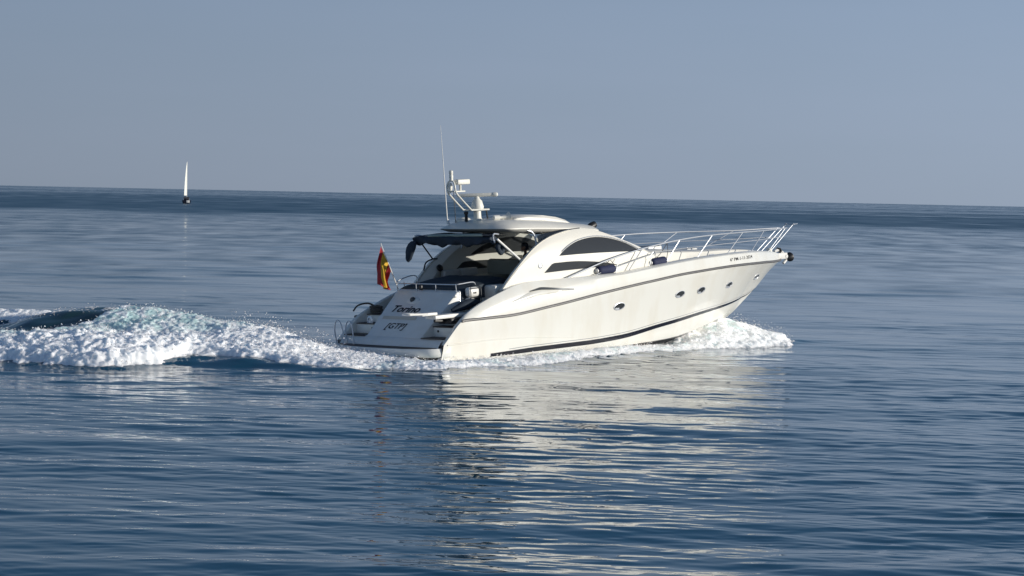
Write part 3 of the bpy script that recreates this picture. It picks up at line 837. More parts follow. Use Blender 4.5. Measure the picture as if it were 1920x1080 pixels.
# ---- radar mast
m = MB()
for yy in (0.17, -0.17):
    m.tube([(4.42, yy, 4.45), (3.73, yy, 4.46), (3.62, yy, 4.50), (3.12, yy, 4.93), (3.03, yy, 5.06), (3.01, yy * 0.95, 5.22), (3.02, yy * 0.6, 5.33), (3.02, 0, 5.37)], 0.028, 8, smooth_path=5)
m.lathe([(0.17, 4.08), (0.12, 4.22), (0.11, 4.44), (0.18, 4.47), (0.18, 4.49), (0, 4.49)], 16, xf=Matrix.Translation((4.08, 0, 0)))
m.box(3.72, 4.42, -0.17, 0.17, 4.445, 4.475, 0.01)
m.tube([(3.0, 0.17, 5.05), (3.0, -0.17, 5.05)], 0.022, 8)
m.box(3.02, 3.42, -0.20, -0.02, 5.02, 5.06, 0.012)
mast = m.build('radar_mast', [PLASTIC], yacht, sharp=45)
m = MB(); m.lathe([(0.055, 5.36), (0.062, 5.38), (0.055, 5.42), (0.062, 5.45), (0.062, 5.53), (0.05, 5.55), (0.062, 5.57), (0.062, 5.66), (0.03, 5.68), (0, 5.68)], 14, xf=Matrix.Translation((3.03, 0, 0)))
m.build('navigation_light', [PLASTIC], mast)
m = MB(); m.box(3.10, 3.62, -0.22, -0.02, 5.24, 5.40, 0.04); m.tube([(3.3, -0.1, 5.05), (3.3, -0.1, 5.25)], 0.035, 8)
m.build('satellite_antenna', [PLASTIC], mast)
MB().lathe([(0.03, 4.95), (0.055, 5.05), (0.07, 5.15), (0.05, 5.24), (0, 5.26)], 12, xf=Matrix.Translation((3.06, 0.08, 0.05))).build('anchor_light', [PLASTIC], mast)
rad = MB().lathe([(0.19, 4.48), (0.20, 4.55), (0.17, 4.64), (0.15, 4.72), (0.09, 4.78), (0.06, 4.86), (0, 4.86)], 18, xf=Matrix.Translation((4.09, 0, 0))).build('radar', [PLASTIC], yacht)
m = MB()
xf = Matrix.Translation((4.09, 0, 4.90)) @ Matrix.Rotation(R(-47), 4, 'Z')
m.box(-0.62, 0.62, -0.065, 0.065, -0.055, 0.055, 0.045, 3, xf=xf)
m.box(0.44, 0.64, -0.075, 0.075, -0.066, 0.066, 0.055, 3, xf=xf)
m.build('scanner_bar', [PLASTIC], rad)
MB().tube([(3.92, 1.15, 4.05), (3.91, 1.15, 4.25), (3.77, 1.15, 7.05)], [0.022, 0.02, 0.005], 8).build('whip_antenna', [WHITE], yacht)
MB().lathe([(0.05, 4.02), (0.045, 4.12), (0.02, 4.18), (0, 4.18)], 10, xf=Matrix.Translation((3.95, 1.15, 0))).build('antenna_base', [STEEL], yacht)
MB().tube([(3.98, 0.85, 4.05), (3.94, 0.85, 5.02)], 0.014, 6).build('antenna_stay', [DKSTEEL], yacht)
MB().lathe([(0.26, 4.06), (0.25, 4.13), (0.18, 4.19), (0.08, 4.215), (0, 4.22)], 20, xf=Matrix.Translation((4.25, 0.78, 0))).build('satellite_dome', [PLASTIC], yacht)
MB().lathe([(0.05, 4.1), (0.05, 4.32), (0.07, 4.34), (0.07, 4.40), (0, 4.42)], 10, xf=Matrix.Translation((3.95, 0.35, 0))).build('camera_mount', [BLACK], yacht)
MB().tube([(4.53, 0, 4.10), (4.46, 0, 4.50)], 0.026, 8).build('antenna_post', [DKSTEEL], yacht)
xf = Matrix.Translation((4.42, -0.62, 4.20)) @ Matrix.Rotation(R(-20), 4, 'Z') @ Matrix.Rotation(math.pi / 2, 4, 'Y')
m = MB(); m.lathe([(0.05, -0.22), (0.075, -0.2), (0.075, -0.02), (0.04, 0.0), (0.045, 0.08), (0.08, 0.2), (0.16, 0.30), (0.15, 0.30), (0.03, 0.12), (0, 0.12)], 18, xf=xf)
m.tube([(4.28, -0.58, 3.98), (4.28, -0.58, 4.2)], 0.025, 8); m.tube([(4.52, -0.66, 3.98), (4.52, -0.66, 4.2)], 0.025, 8)
m.build('horn', [PLASTIC], yacht)

# ---- guard rails
TOP = [(5.73, 2.13, 2.31), (6.6, 2.13, 2.52), (7.63, 2.13, 2.75), (9.18, 2.14, 3.0), (11.11, 2.06, 3.18), (12.96, 1.90, 3.24), (15.15, 1.43, 3.22), (17.3, 0.66, 3.17), (18.5, 0.32, 3.17), (19.25, 0.16, 3.165)]
MID = [(7.0, 2.13, 2.33), (8.6, 2.13, 2.62), (10.25, 2.08, 2.86), (12.79, 1.88, 2.905), (15.0, 1.44, 2.90), (17.2, 0.66, 2.87), (18.3, 0.32, 2.87), (18.9, 0.17, 2.86)]
POSTS = [((8.54, 2.10, 2.33), (9.18, 2.14, 3.0)), ((10.40, 2.06, 2.50), (11.11, 2.06, 3.18)), ((12.1, 1.94, 2.55), (12.96, 1.90, 3.24)), ((14.0, 1.68, 2.58), (15.15, 1.43, 3.22)), ((15.92, 1.16, 2.53), (17.3, 0.66, 3.17))]
for sgn in (1, -1):
    f = lambda p: (p[0], sgn * p[1], p[2])
    rail = MB().tube([f(p) for p in TOP], 0.022, 8, smooth_path=6).build('guard_rail', [STEEL], yacht)
    MB().tube([f(p) for p in MID], 0.014, 6, smooth_path=6).build('lower_rail', [STEEL], rail)
    for a, b in POSTS:
        MB().tube([f(a), f(b)], 0.015, 8).build('stanchion', [STEEL], rail)
    for x in (7.9, 9.5):
        MB().tube([(x, sgn * 2.12, zs(x) - 0.05), (x + 0.12, sgn * 2.12, zs(x) + 0.25), (x + 0.05, sgn * 2.1, zs(x) + 0.27), (x + 0.24, sgn * 2.11, zs(x) + 0.44)], 0.012, 6).build('brace', [STEEL], rail)
    MB().tube([(18.15, sgn * 0.20, 2.36), (19.62, sgn * 0.16, 3.28)], 0.015, 8).tube([(18.02, sgn * 0.26, 2.40), (19.15, sgn * 0.17, 3.17)], 0.016, 8).build('pulpit_post', [STEEL], rail)
m = MB(); m.tube([(19.62, 0.16, 3.28), (19.62, -0.16, 3.28)], 0.016, 8); m.tube([(19.62, -0.16, 3.28), (19.95, -0.10, 3.285)], 0.014, 8)
for sgn in (1, -1): m.lathe([(0.0, -0.04), (0.04, -0.02), (0.045, 0.02), (0.0, 0.05)], 10, xf=Matrix.Translation((19.62, sgn * 0.16, 3.28)))
m.build('pulpit', [STEEL], yacht)
MB().lathe([(0.09, -0.03), (0.11, 0.03), (0.09, 0.12), (0, 0.15)], 14, xf=Matrix.Translation((18.15, -0.20, 2.38))).build('bow_light', [PLASTIC], yacht)
# bow roller and anchor
m = MB(); m.box(18.55, 19.28, -0.10, 0.10, 2.10, 2.17, 0.02); m.box(18.7, 19.3, 0.08, 0.12, 2.08, 2.30, 0.02); m.box(18.7, 19.3, -0.12, -0.08, 2.08, 2.30, 0.02); m.tube([(19.25, -0.14, 2.17), (19.25, 0.14, 2.17)], 0.06, 10)
m.tube([(18.7, 0, 2.36), (18.95, 0, 2.40), (19.3, 0, 2.18), (19.36, 0, 2.04), (19.2, 0, 1.92)], [0.05, 0.07, 0.06, 0.05, 0.05], 8, smooth_path=4)
anc = m.build('bow_roller', [IVORY], yacht)
m = MB(); m.lathe([(0.02, -0.16), (0.10, -0.05), (0.16, 0.06), (0.17, 0.12), (0.10, 0.15), (0, 0.15)], 14, xf=Matrix.Translation((19.46, -0.02, 2.11)) @ Matrix.Rotation(R(80), 4, 'Y'))
m.build('anchor', [BLACK], yacht)
MB().tube([(18.85, 0.0, 2.46), (18.95, -0.06, 2.44), (18.98, -0.1, 2.34)], 0.045, 8).build('chain_stopper', [BLACK], yacht)

# ---------------------------------------------------------------- things aboard
def aboard(name, base, rz=0.0):
    o = empty(name)
    o.matrix_world = YM @ Matrix.Translation(base) @ Matrix.Rotation(rz, 4, 'Z')
    return o
def shift(o, base):
    o.data.transform(Matrix.Translation(-Vector(base)))
    return o

# flag on its staff
FB = Vector((1.894, 1.28, 2.20))
flag = aboard('ensign_flag', FB)
tag(flag, 'limp red and yellow striped flag on a raked staff beside the sunpad', 'flag')
st_ = MB().tube([(1.894, 1.28, 2.16), (1.26, 1.28, 3.55)], [0.017, 0.012], 8).lathe([(0.0, -0.02), (0.024, 0.0), (0.0, 0.03)], 8, xf=Matrix.Translation((1.255, 1.28, 3.56)))
shift(st_.build('flagstaff', [WHITE], flag), FB)
FG = [[(1.249, 3.487), (1.145, 3.126), (1.103, 2.73), (1.128, 2.362)],
      [(1.346, 3.29), (1.221, 2.931), (1.204, 2.596), (1.294, 2.255)],
      [(1.484, 3.027), (1.384, 2.745), (1.351, 2.523), (1.421, 2.198)],
      [(1.621, 2.73), (1.569, 2.557), (1.495, 2.386), (1.549, 2.157)]]
m = MB()
NH, NF = 25, 31
fx = [spl(list(zip([0, .333, .667, 1], [g[j][0] for g in FG]))) for j in range(4)]
fz = [spl(list(zip([0, .333, .667, 1], [g[j][1] for g in FG]))) for j in range(4)]
secs = []
for i in range(NH):
    hh = i / (NH - 1)
    sx = spl(list(zip([0, .333, .667, 1], [f(hh) for f in fx]))); sz = spl(list(zip([0, .333, .667, 1], [f(hh) for f in fz])))
    row = []
    for j in range(NF):
        f = j / (NF - 1)
        fold = 0.13 * math.sin(hh * 8.5 + f * 2.2) * min(1, f * 2.2) + 0.05 * math.sin(hh * 17 - f * 3)* min(1, f * 2)
        row.append((sx(f) + 0.05 * math.sin(hh * 9 + f * 3) * min(1, f * 2), 1.28 + fold, sz(f)))
    secs.append(row)
m.loft(secs, mifun=lambda i, k: 1 if 0.31 <= (i + 0.5) / (NH - 1) < 0.73 else 0)
shift(m.build('flag_cloth', [RED, YEL], flag, sharp=180), FB)

# fenders
def fender(base, length, r, label, rise, attach):
    t = aboard('fender', base)
    tag(t, label, 'fender', 'navy fenders along the starboard side deck')
    L = length / 2
    xf = Matrix.Rotation(rise, 4, 'Y') @ Matrix.Rotation(math.pi / 2, 4, 'Y')
    m = MB().lathe([(0.05, -L), (r * 0.7, -L + 0.02), (r * 0.95, -L + 0.07), (r, -L + 0.13), (r * 1.01, 0), (r, L - 0.13), (r * 0.93, L - 0.06), (r * 0.65, L - 0.02), (0.05, L)], 22, xf=xf)
    m.build('cover', [FENDER], t)
    for s_ in (-1, 1):
        MB().lathe([(0.075, s_ * (L - 0.03)), (0.07, s_ * (L + 0.03)), (0.05, s_ * (L + 0.05)), (0.0, s_ * (L + 0.052))], 14, xf=xf).build('end_cap', [VINYL], t)
    e0 = xf @ Vector((0, 0, -L - 0.04)); e1 = xf @ Vector((0, 0, L + 0.04))
    a = Vector(attach) - Vector(base)
    MB().tube([e0, (e0 + a) * 0.5 + Vector((0.05, 0, -0.05)), a], 0.010, 6, smooth_path=4).tube([e1, (e1 + a) * 0.5 + Vector((0.05, 0, 0)), a], 0.010, 6, smooth_path=4).build('lashing', [ROPE], t)
    return t
fender((7.56, -2.035, 2.445), 0.80, 0.135, 'navy covered fender lying on the side deck below the cabin windows, the aft one', R(-2), (7.66, -2.13, 2.755))
fender((10.10, -1.995, 2.545), 0.72, 0.135, 'navy covered fender lashed to the guard rail ahead of the cabin, the forward one', R(-4), (10.45, -2.09, 3.11))

# canister with its cage
LB = Vector((2.33, -1.34, 1.74))
lr = aboard('life_raft_canister', LB)
tag(lr, 'white canister strapped in a dark tube cage beside the sunpad', 'life raft')
m = MB(); m.box(2.10, 2.56, -1.56, -1.33, 1.96, 2.25, 0.09, 3); m.box(2.12, 2.54, -1.55, -1.33, 1.78, 1.95, 0.05)
shift(m.build('canister', [WHITE], lr), LB)
m = MB()
for x in (2.12, 2.54):
    m.tube([(x, -1.60, 1.66), (x, -1.60, 2.18), (x + (0.04 if x < 2.3 else -0.04), -1.52, 2.28), (x, -1.34, 2.29)], 0.014, 6, smooth_path=4)
for z in (1.95, 2.22): m.tube([(2.10, -1.60, z), (2.56, -1.60, z), (2.58, -1.36, z)], 0.012, 6)
shift(m.build('cage', [DKSTEEL], lr), LB)
m = MB(); m.box(2.13, 2.53, -1.575, -1.555, 1.79, 1.94, 0.008)
shift(m.build('dark_pouch', [BLACK], lr), LB)
m = MB(); m.box(2.26, 2.38, -1.570, -1.558, 2.06, 2.11, 0.004)
shift(m.build('buckle', [BLACK], lr), LB)

# mooring line heaped on the port steps
RB = Vector((1.5, 1.85, 1.45))
m = MB(); rng = random.Random(7); pts = []
for i in range(70):
    a = i * 0.52
    pts.append((0.16 * math.cos(a) * (1 + 0.3 * rng.random()) + 0.0, 0.15 * math.sin(a) * (1 + 0.3 * rng.random()), 0.02 + 0.0028 * i + 0.03 * rng.random()))
m.tube(pts, 0.02, 6)
m.tube([(0.1, 0.1, 0.16), (-0.1, 0.25, 0.30), (-0.45, 0.33, 0.26), (-0.62, 0.36, 0.1)], 0.028, 6, smooth_path=4)
rp = m.build('mooring_line', [ROPE]); rp.matrix_world = YM @ Matrix.Translation(RB)
tag(rp, 'dark mooring line heaped on the port boarding steps by the hull wing', 'rope')

# the person at the helm
PB = Vector((5.33, -0.80, 1.58))
person = aboard('person', PB, R(134))
tag(person, 'person in a dark cap and dark shirt standing at the helm under the hardtop', 'person')
def skinned(name, joints, edges, radii, root, sub=2):
    me = bpy.data.meshes.new(name); me.from_pydata(joints, edges, []); me.update()
    o = bpy.data.objects.new(name, me); COL.objects.link(o)
    sk = o.modifiers.new('skin', 'SKIN')
    for i, r in enumerate(radii):
        v = me.skin_vertices[0].data[i]; v.radius = (r[0], r[1]) if isinstance(r, tuple) else (r, r); v.use_root = (i == root)
    sb = o.modifiers.new('sub', 'SUBSURF'); sb.levels = sub; sb.render_levels = sub
    dg = bpy.context.evaluated_depsgraph_get(); dg.update()
    m2 = bpy.data.meshes.new_from_object(o.evaluated_get(dg))
    bpy.data.objects.remove(o)
    return m2
J = [(0, 0, 0.93), (0, 0, 1.10), (0.01, 0, 1.30), (0.0, 0, 1.43), (0.02, 0, 1.50), (0.035, 0, 1.57)]
Rr = [(0.12, 0.155), (0.115, 0.15), (0.125, 0.17), (0.10, 0.13), 0.055, 0.06]
E = [(0, 1), (1, 2), (2, 3), (3, 4), (4, 5)]
def add(p, r, par):
    J.append(p); Rr.append(r); E.append((par, len(J) - 1)); return len(J) - 1
for sd in (1, -1):
    hip = add((0, sd * 0.10, 0.86), 0.095, 0); kn = add((0.03, sd * 0.11, 0.48), 0.062, hip); an = add((-0.01, sd * 0.12, 0.09), 0.031, kn); he = add((0.05, sd * 0.125, 0.045), 0.045, an); add((0.19, sd * 0.14, 0.035), 0.038, he)
    sh = add((0, sd * 0.19, 1.41), 0.068, 3); el = add((0.02, sd * 0.26, 1.13), 0.046, sh); wr = add((0.22, sd * 0.20, 1.02), 0.032, el); pa = add((0.29, sd * 0.185, 1.01), (0.03, 0.031), wr)
    for q, (dy, ln) in enumerate(((-0.032, 0.065), (-0.011, 0.078), (0.011, 0.073), (0.031, 0.056))):
        k1 = add((0.33, sd * 0.185 + dy, 1.005), 0.010, pa); k2 = add((0.33 + ln * 0.55, sd * 0.185 + dy, 0.99), 0.009, k1); add((0.33 + ln * 0.8, sd * 0.185 + dy, 0.96), 0.008, k2)
    k1 = add((0.28, sd * 0.14, 0.995), 0.011, pa); add((0.315, sd * 0.12, 0.985), 0.009, k1)
bme = skinned('person_body', J, E, Rr, 0)
# head: a shaped lathe welded on the neck
hd = MB()
secs = []
for z, rx, ry, cx in ((1.555, 0.05, 0.05, 0.03), (1.575, 0.075, 0.06, 0.05), (1.60, 0.092, 0.068, 0.045), (1.64, 0.100, 0.075, 0.04), (1.68, 0.103, 0.079, 0.031), (1.72, 0.100, 0.079, 0.03), (1.76, 0.088, 0.072, 0.025), (1.785, 0.06, 0.05, 0.022), (1.795, 0.02, 0.02, 0.02)):
    ring = []
    for k in range(28):
        a = 2 * math.pi * k / 28
        x = cx + rx * math.cos(a); y = ry * math.sin(a)
        if math.cos(a) > 0.9: x += {1.64: 0.022, 1.68: 0.010, 1.60: 0.006}.get(z, 0)      # nose and lips
        if 0.6 < math.cos(a) < 0.92 and z == 1.68: x -= 0.010                              # eye sockets
        ring.append((x, y, z))
    secs.append(ring)
hd.loft(secs, closed=True, cap=True)
for sd in (1, -1): hd.box(0.015, 0.05, sd * 0.078 - 0.008, sd * 0.078 + 0.012, 1.635, 1.70, 0.012)
o = bpy.data.objects.new('body', bme); COL.objects.link(o); o.parent = person
me = o.data; me.materials.clear()
for mm in (SKIN, SHIRT, TROUS, BLACK): me.materials.append(mm)
for p in me.polygons:
    c = p.center
    p.use_smooth = True
    p.material_index = 3 if c.z < 0.075 else 2 if (c.z < 0.95 and c.x < 0.16) else 1 if (c.z < 1.49 and not (c.x > 0.10 and c.z < 1.10) and not (abs(c.y) > 0.2 and c.z < 1.20)) else 0
bm = bmesh.new(); bm.from_mesh(me)
hm = hd.build('head', [SKIN]); bm.from_mesh(hm.data); bm.to_mesh(me); bm.free(); bpy.data.objects.remove(hm)
for sd in (1, -1):
    MB().lathe([(0.0, -0.011), (0.009, -0.006), (0.011, 0.0), (0.009, 0.006), (0.0, 0.011)], 8, xf=Matrix.Translation((0.123, sd * 0.032, 1.682))).build('eye', [BLACK], person)
m = MB(); m.box(0.125, 0.142, -0.022, 0.022, 1.607, 1.613, 0.003); m.build('mouth', [TROUS], person)
m = MB()
m.lathe([(0.108, 1.70), (0.112, 1.73), (0.105, 1.775), (0.07, 1.81), (0.0, 1.825)], 22, xf=Matrix.Translation((0.032, 0, 0)) @ Matrix.Diagonal((1, 0.82, 1, 1)))
m.loft([[(0.06, y * 0.085, 1.715) for y in np.linspace(-1, 1, 9)], [(0.13 + 0.09 * math.sqrt(max(0, 1 - y * y * 0.8)), y * 0.075, 1.708 - 0.012 * (1 - y * y)) for y in np.linspace(-1, 1, 9)]])
m.loft([[(0.06, y * 0.085, 1.724) for y in np.linspace(-1, 1, 9)], [(0.13 + 0.09 * math.sqrt(max(0, 1 - y * y * 0.8)), y * 0.075, 1.715 - 0.012 * (1 - y * y)) for y in np.linspace(-1, 1, 9)]])
m.build('cap', [BLACK], person)
m = MB(); m.lathe([(0.095, 1.60), (0.102, 1.66), (0.104, 1.72)], 22, xf=Matrix.Translation((0.012, 0, 0)) @ Matrix.Diagonal((0.98, 0.80, 1, 1)))
hm = m.build('hair', [TROUS], person)

# ---------------------------------------------------------------- far sailboat
SB = Vector((-109.7, 735.0, 0.0))
sb = empty('sailboat'); sb.location = SB; sb.rotation_euler = (0, 0, R(97))
tag(sb, 'small distant sailboat with a dark hull and one tall narrow white sail near the horizon', 'sailboat')
m = MB(); secs = []
for x, b_, zk_, zs_ in ((-4.6, 1.05, 0.05, 1.15), (-3.5, 1.3, -0.2, 1.15), (-1.5, 1.5, -0.4, 1.15), (0.5, 1.5, -0.5, 1.2), (2.5, 1.1, -0.4, 1.3), (4.2, 0.45, -0.1, 1.42), (5.0, 0.03, 0.9, 1.5)):
    half = [(0, zk_), (b_ * 0.6, zk_ + 0.15 * (zs_ - zk_)), (b_ * 0.92, zk_ + 0.5 * (zs_ - zk_)), (b_, zs_), (b_ * 0.9, zs_ + 0.02), (0, zs_ + 0.1)]
    secs.append([(x, y, z) for y, z in half] + [(x, -y, z) for y, z in half[-2:0:-1]])
m.loft(secs, closed=True, cap=True)
m.build('hull', [HULLNAVY], sb)
m = MB(); m.box(-4.72, -4.58, -1.1, -0.05, 0.30, 1.10, 0.04); m.build('transom_panel', [WHITE], sb)
m = MB(); m.box(-2.8, 2.2, -0.9, 0.9, 1.2, 1.75, 0.2); m.box(-2.9, -2.0, -0.95, 0.95, 1.7, 2.25, 0.15); m.build('cabin', [HULLNAVY], sb)
MB().tube([(1.0, 0, 1.2), (0.9, 0, 14.2)], [0.10, 0.06], 8).build('mast', [SAIL], sb)
MB().tube([(1.0, 0, 2.5), (-2.6, 0.75, 2.5)], 0.09, 8).build('boom', [DKSTEEL], sb)
m = MB(); secs = []
for i in range(22):
    t = i / 21
    z = 2.7 + (14.0 - 2.7) * t
    ch = 3.7 * (1 - t) ** 0.75 * (1 - 0.1 * t) + 0.12
    row = []
    for j in range(9):
        f = j / 8
        row.append((0.92 - ch * f * 0.98, ch * f * (0.20 + 0.10 * t) + 0.28 * ch / 3.7 * math.sin(math.pi * f), z))
    secs.append(row)
m.loft(secs)
m.build('mainsail', [SAIL], sb, sharp=180)
MB().tube([(-4.5, 0.9, 1.2), (-4.5, 0.9, 1.9), (-4.5, -0.9, 1.9), (-4.5, -0.9, 1.2)], 0.04, 6).tube([(4.9, 0, 1.5), (0.9, 0, 14.1)], 0.02, 4).tube([(-4.5, 0, 1.3), (0.9, 0, 14.1)], 0.02, 4).build('rigging', [STEEL], sb)

# ---------------------------------------------------------------- water
def _hash(ix, iy, seed):
    h = (ix.astype(np.int64) * 374761393 + iy.astype(np.int64) * 668265263 + seed * 1442695041) & 0xffffffff
    h = ((h ^ (h >> 13)) * 1274126177) & 0xffffffff
    h = h ^ (h >> 16)
    return h
def gnoise(x, y, seed=0):
    """2D gradient noise, about -1..1"""
    ix = np.floor(x); iy = np.floor(y)
    fx_ = x - ix; fy_ = y - iy
    u = fx_ ** 3 * (fx_ * (fx_ * 6 - 15) + 10); v = fy_ ** 3 * (fy_ * (fy_ * 6 - 15) + 10)
    def g(dx, dy):
        a = _hash(ix + dx, iy + dy, seed) * (2 * np.pi / 4294967296.0)
        return np.cos(a) * (fx_ - dx) + np.sin(a) * (fy_ - dy)
    n00, n10, n01, n11 = g(0, 0), g(1, 0), g(0, 1), g(1, 1)
    a = n00 + u * (n10 - n00); b = n01 + u * (n11 - n01)
    return (a + v * (b - a)) * 1.5
def sstep(a, b, x):
    t = np.clip((x - a) / (b - a), 0, 1)
    return t * t * (3 - 2 * t)

rs = np.random.RandomState(11)
WAVES = []
for lam0, lam1, slope, n in ((0.18, 0.40, 0.018, 40), (0.40, 0.8, 0.027, 40), (0.8, 1.6, 0.023, 34), (1.6, 3.2, 0.011, 24), (3.2, 6.5, 0.012, 18), (6.5, 14, 0.012, 14)):
    for _ in range(n):
        lam = math.exp(rs.uniform(math.log(lam0), math.log(lam1)))
        k = 2 * math.pi / lam
        ang = rs.normal(R(4), R(21)) + (math.pi if rs.rand() < 0.3 else 0)
        s_ = slope * math.sqrt(2.0 / n) * rs.uniform(0.6, 1.4)
        WAVES.append((k * math.sin(ang), k * math.cos(ang), s_ / k, rs.uniform(0, 2 * math.pi), lam, s_))
def patch(X, Y):
    """wind patches: multiplies the ripple height"""
    return np.clip(0.95 + 0.55 * gnoise(X / 9 + 3.1, Y / 24, 5) + 0.35 * gnoise(X / 26, Y / 70 + 8, 6), 0.35, 1.7)
def _crest(p, lam):
    return np.sin(p) - 0.28 * np.cos(2 * p) if lam > 0.8 else np.sin(p)     # peaked crests, flat troughs
def waves(X, Y, spacing, gain):
    Z = np.zeros(X.shape); lost = np.zeros(X.shape)
    envs = {}
    for kx, ky, a, ph, lam, s_ in WAVES:
        o_ = int(round(math.log2(lam)))
        if o_ not in envs:
            c_ = 2.0 ** o_
            k_ = 1.5 if o_ >= 2 else 0.9
            envs[o_] = np.clip(0.92 + k_ * gnoise(X / (6 * c_), Y / (2.6 * c_), 200 + o_), 0.2, 2.4)
        f = np.clip((lam / spacing - 1.1) / 1.8, 0, 1)
        g = gain if lam < 4 else 1.0
        lost += (1 - f ** 2) * s_ * s_ / 2 * g * g
        if f.max() > 0: Z += envs[o_] * f * g * a * _crest(kx * X + ky * Y + ph, lam)
    return Z, lost

# the yacht's wake: crest line thrown up behind the stern, seen along X
A_ = spl([(-24, 0.5), (-19, 0.35), (-16.5, 0.5), (-15.3, 0.62), (-14.35, 0.95), (-13.2, 1.16), (-12.1, 1.24), (-11.3, 1.16), (-10.05, 1.02), (-8.9, 0.86), (-7.5, 0.76), (-6.5, 0.60), (-5.6, 0.36), (-5.0, 0.26), (-3.5, 0.12), (-2.5, 0.0)])
YC = spl([(-24, 68), (-14, 66.2), (-12, 65.7), (-10, 65.0), (-8, 64.2), (-6, 63.4), (-4, 62.8)])
YN = spl([(-24, 60.0), (-16, 59.4), (-13.8, 59.0), (-12, 58.4), (-10.9, 58.1), (-10.1, 58.5), (-9.4, 59.4), (-8.7, 60.1), (-8.0, 60.0), (-7, 59.7), (-6, 59.2), (-5.2, 58.8), (-4.4, 58.4), (-3.77, 59.2), (-1.9, 59.6), (-0.85, 61.0), (0.6, 62.5), (2.2, 64.8), (3.95, 67.5), (5.4, 69.2), (6.0, 70.2), (7.8, 72.6), (9.6, 74.2), (10.0, 74.6)])
def wake(X, Y):
    A, yc_, = A_(X), YC(X)
    g = Y - YN(X)
    back = np.exp(-(np.maximum(Y - yc_, 0) / 1.5) ** 2)
    h = A * (0.42 * sstep(-0.5, 2.6, g) * back + 0.58 * np.exp(-((Y - yc_) / np.where(Y < yc_, 1.9, 1.5)) ** 2))
    h += 0.045 * sstep(0.25, 0.9, A) * sstep(-7, -9, X) * sstep(0.2, 0.5, h) * gnoise(X * 1.3, Y * 1.6, 35)
    h += 0.62 * sstep(-14.0, -15.6, X) * np.exp(-((Y - 73.0) / 1.3) ** 2)
    # clean divergent crest in front of the foam
    yr = np.interp(X, [-9.6, -7, -5.2, -4], [60.2, 59.7, 58.9, 58.6])
    hr = np.interp(X, [-10.0, -8.7, -7.8, -6, -4.6, -3.8], [0, 0.15, 0.15, 0.12, 0.07, 0]) * (1 + 0.5 * gnoise(X * 0.9, Y * 0.5, 33))
    h += hr * np.exp(-((Y - yr) / np.where(Y < yr, 0.55, 1.2)) ** 2)
    h -= 0.05 * np.interp(X, [-16, -12, -9, -5, -3], [0.0, 0.8, 1, 0.7, 0]) * np.exp(-((Y - yr + 1.9) / 0.9) ** 2)
    # low hump of water pushed along the starboard side
    h += 0.10 * np.exp(-((Y - YN(X) - 0.9) / 0.8) ** 2) * sstep(-4, -2, X) * sstep(11, 9, X)
    return h
def aeration(X, Y):
    a = sstep(0.12, 0.6, wake(X, Y)) * sstep(-4, -8, X)
    return np.clip(a * (0.8 + 0.5 * gnoise(X * 0.7, Y * 0.7, 31)), 0, 1)

ths = np.concatenate([np.linspace(-80, -19, 40)[:-1], np.linspace(-19, 19, 840), np.linspace(19, 80, 40)[1:]])
qs = np.concatenate([1 / np.linspace(3, 21, 16), np.linspace(1 / 21.5, 1 / 2500, 1500), 1 / np.geomspace(2600, 90000, 22)])
ds = 1 / qs
TT, DD = np.meshgrid(np.radians(ths), ds)
GX = DD * np.sin(TT); GY = DD * np.cos(TT)
sp_r = np.gradient(ds)[:, None] * np.ones_like(DD)
gain = patch(GX, GY)
# wind-ruffled bands far out: a dark stripe from about 450 m on, with calm slicks across it
tilt_ = GY + 0.12 * GX
far = sstep(400, 520, tilt_ + 30 * gnoise(GX / 40, GY / 90, 9))
L = np.log(np.maximum(GY, 1.0))
slick = (gnoise(L * 8 + 0.6 * gnoise(GX / 300, L * 3, 3), GX / 1500 + 5, 12) + 0.5 * gnoise(L * 19, GX / 900 + 9, 13)) * sstep(560, 900, tilt_)
far_gain = 1 + far * (2.7 * (0.85 - 0.9 * sstep(0.08, 0.40, slick)))
far_gain = far_gain * (1 - 0.6 * sstep(800, 2200, tilt_))
gain = gain * np.maximum(far_gain, 0.35)
Z, lost = waves(GX, GY, sp_r * 1.0, gain)
inw = (GX > -30) & (GX < 14) & (GY > 50) & (GY < 84)
Wk = np.zeros_like(Z); Wk[inw] = wake(GX[inw], GY[inw])
Z += Wk
ae = np.zeros_like(Z); ae[inw] = aeration(GX[inw], GY[inw])
rough = np.sqrt(np.clip(np.sqrt(2 * lost) * np.interp(GY, [60, 110, 220, 400, 500], [0.22, 0.28, 0.50, 0.75, 1.0]), 0, 0.5)) * 0.9
paws = 1 + 0.7 * sstep(75, 130, GY) * sstep(480, 330, GY) * (0.75 * gnoise(GX / 3.5, GY / 7, 301) + 0.55 * gnoise(GX / 9, GY / 19, 302) + 0.4 * gnoise(GX / 1.7, GY / 3.6, 303))
rough = np.clip(rough * np.clip(paws, 0.35, 2.2), 0.015, 0.6)
nr, nc = Z.shape
idx = np.arange(nr * nc).reshape(nr, nc)
quads = np.stack([idx[:-1, :-1], idx[:-1, 1:], idx[1:, 1:], idx[1:, :-1]], -1).reshape(-1, 4)
def fast_mesh(name, co, quads):
    me = bpy.data.meshes.new(name)
    me.vertices.add(len(co)); me.vertices.foreach_set('co', np.ascontiguousarray(co, dtype=np.float32).ravel())
    k = quads.shape[1]
    me.loops.add(quads.size); me.loops.foreach_set('vertex_index', np.ascontiguousarray(quads, dtype=np.int32).ravel())
    me.polygons.add(len(quads)); me.polygons.foreach_set('loop_start', np.arange(0, quads.size, k, dtype=np.int32))
    me.polygons.foreach_set('loop_total', np.full(len(quads), k, dtype=np.int32))
    me.polygons.foreach_set('use_smooth', np.ones(len(quads), dtype=bool))
    me.update(calc_edges=True)
    return me
me = fast_mesh('sea', np.stack([GX, GY, Z], -1).reshape(-1, 3), quads)
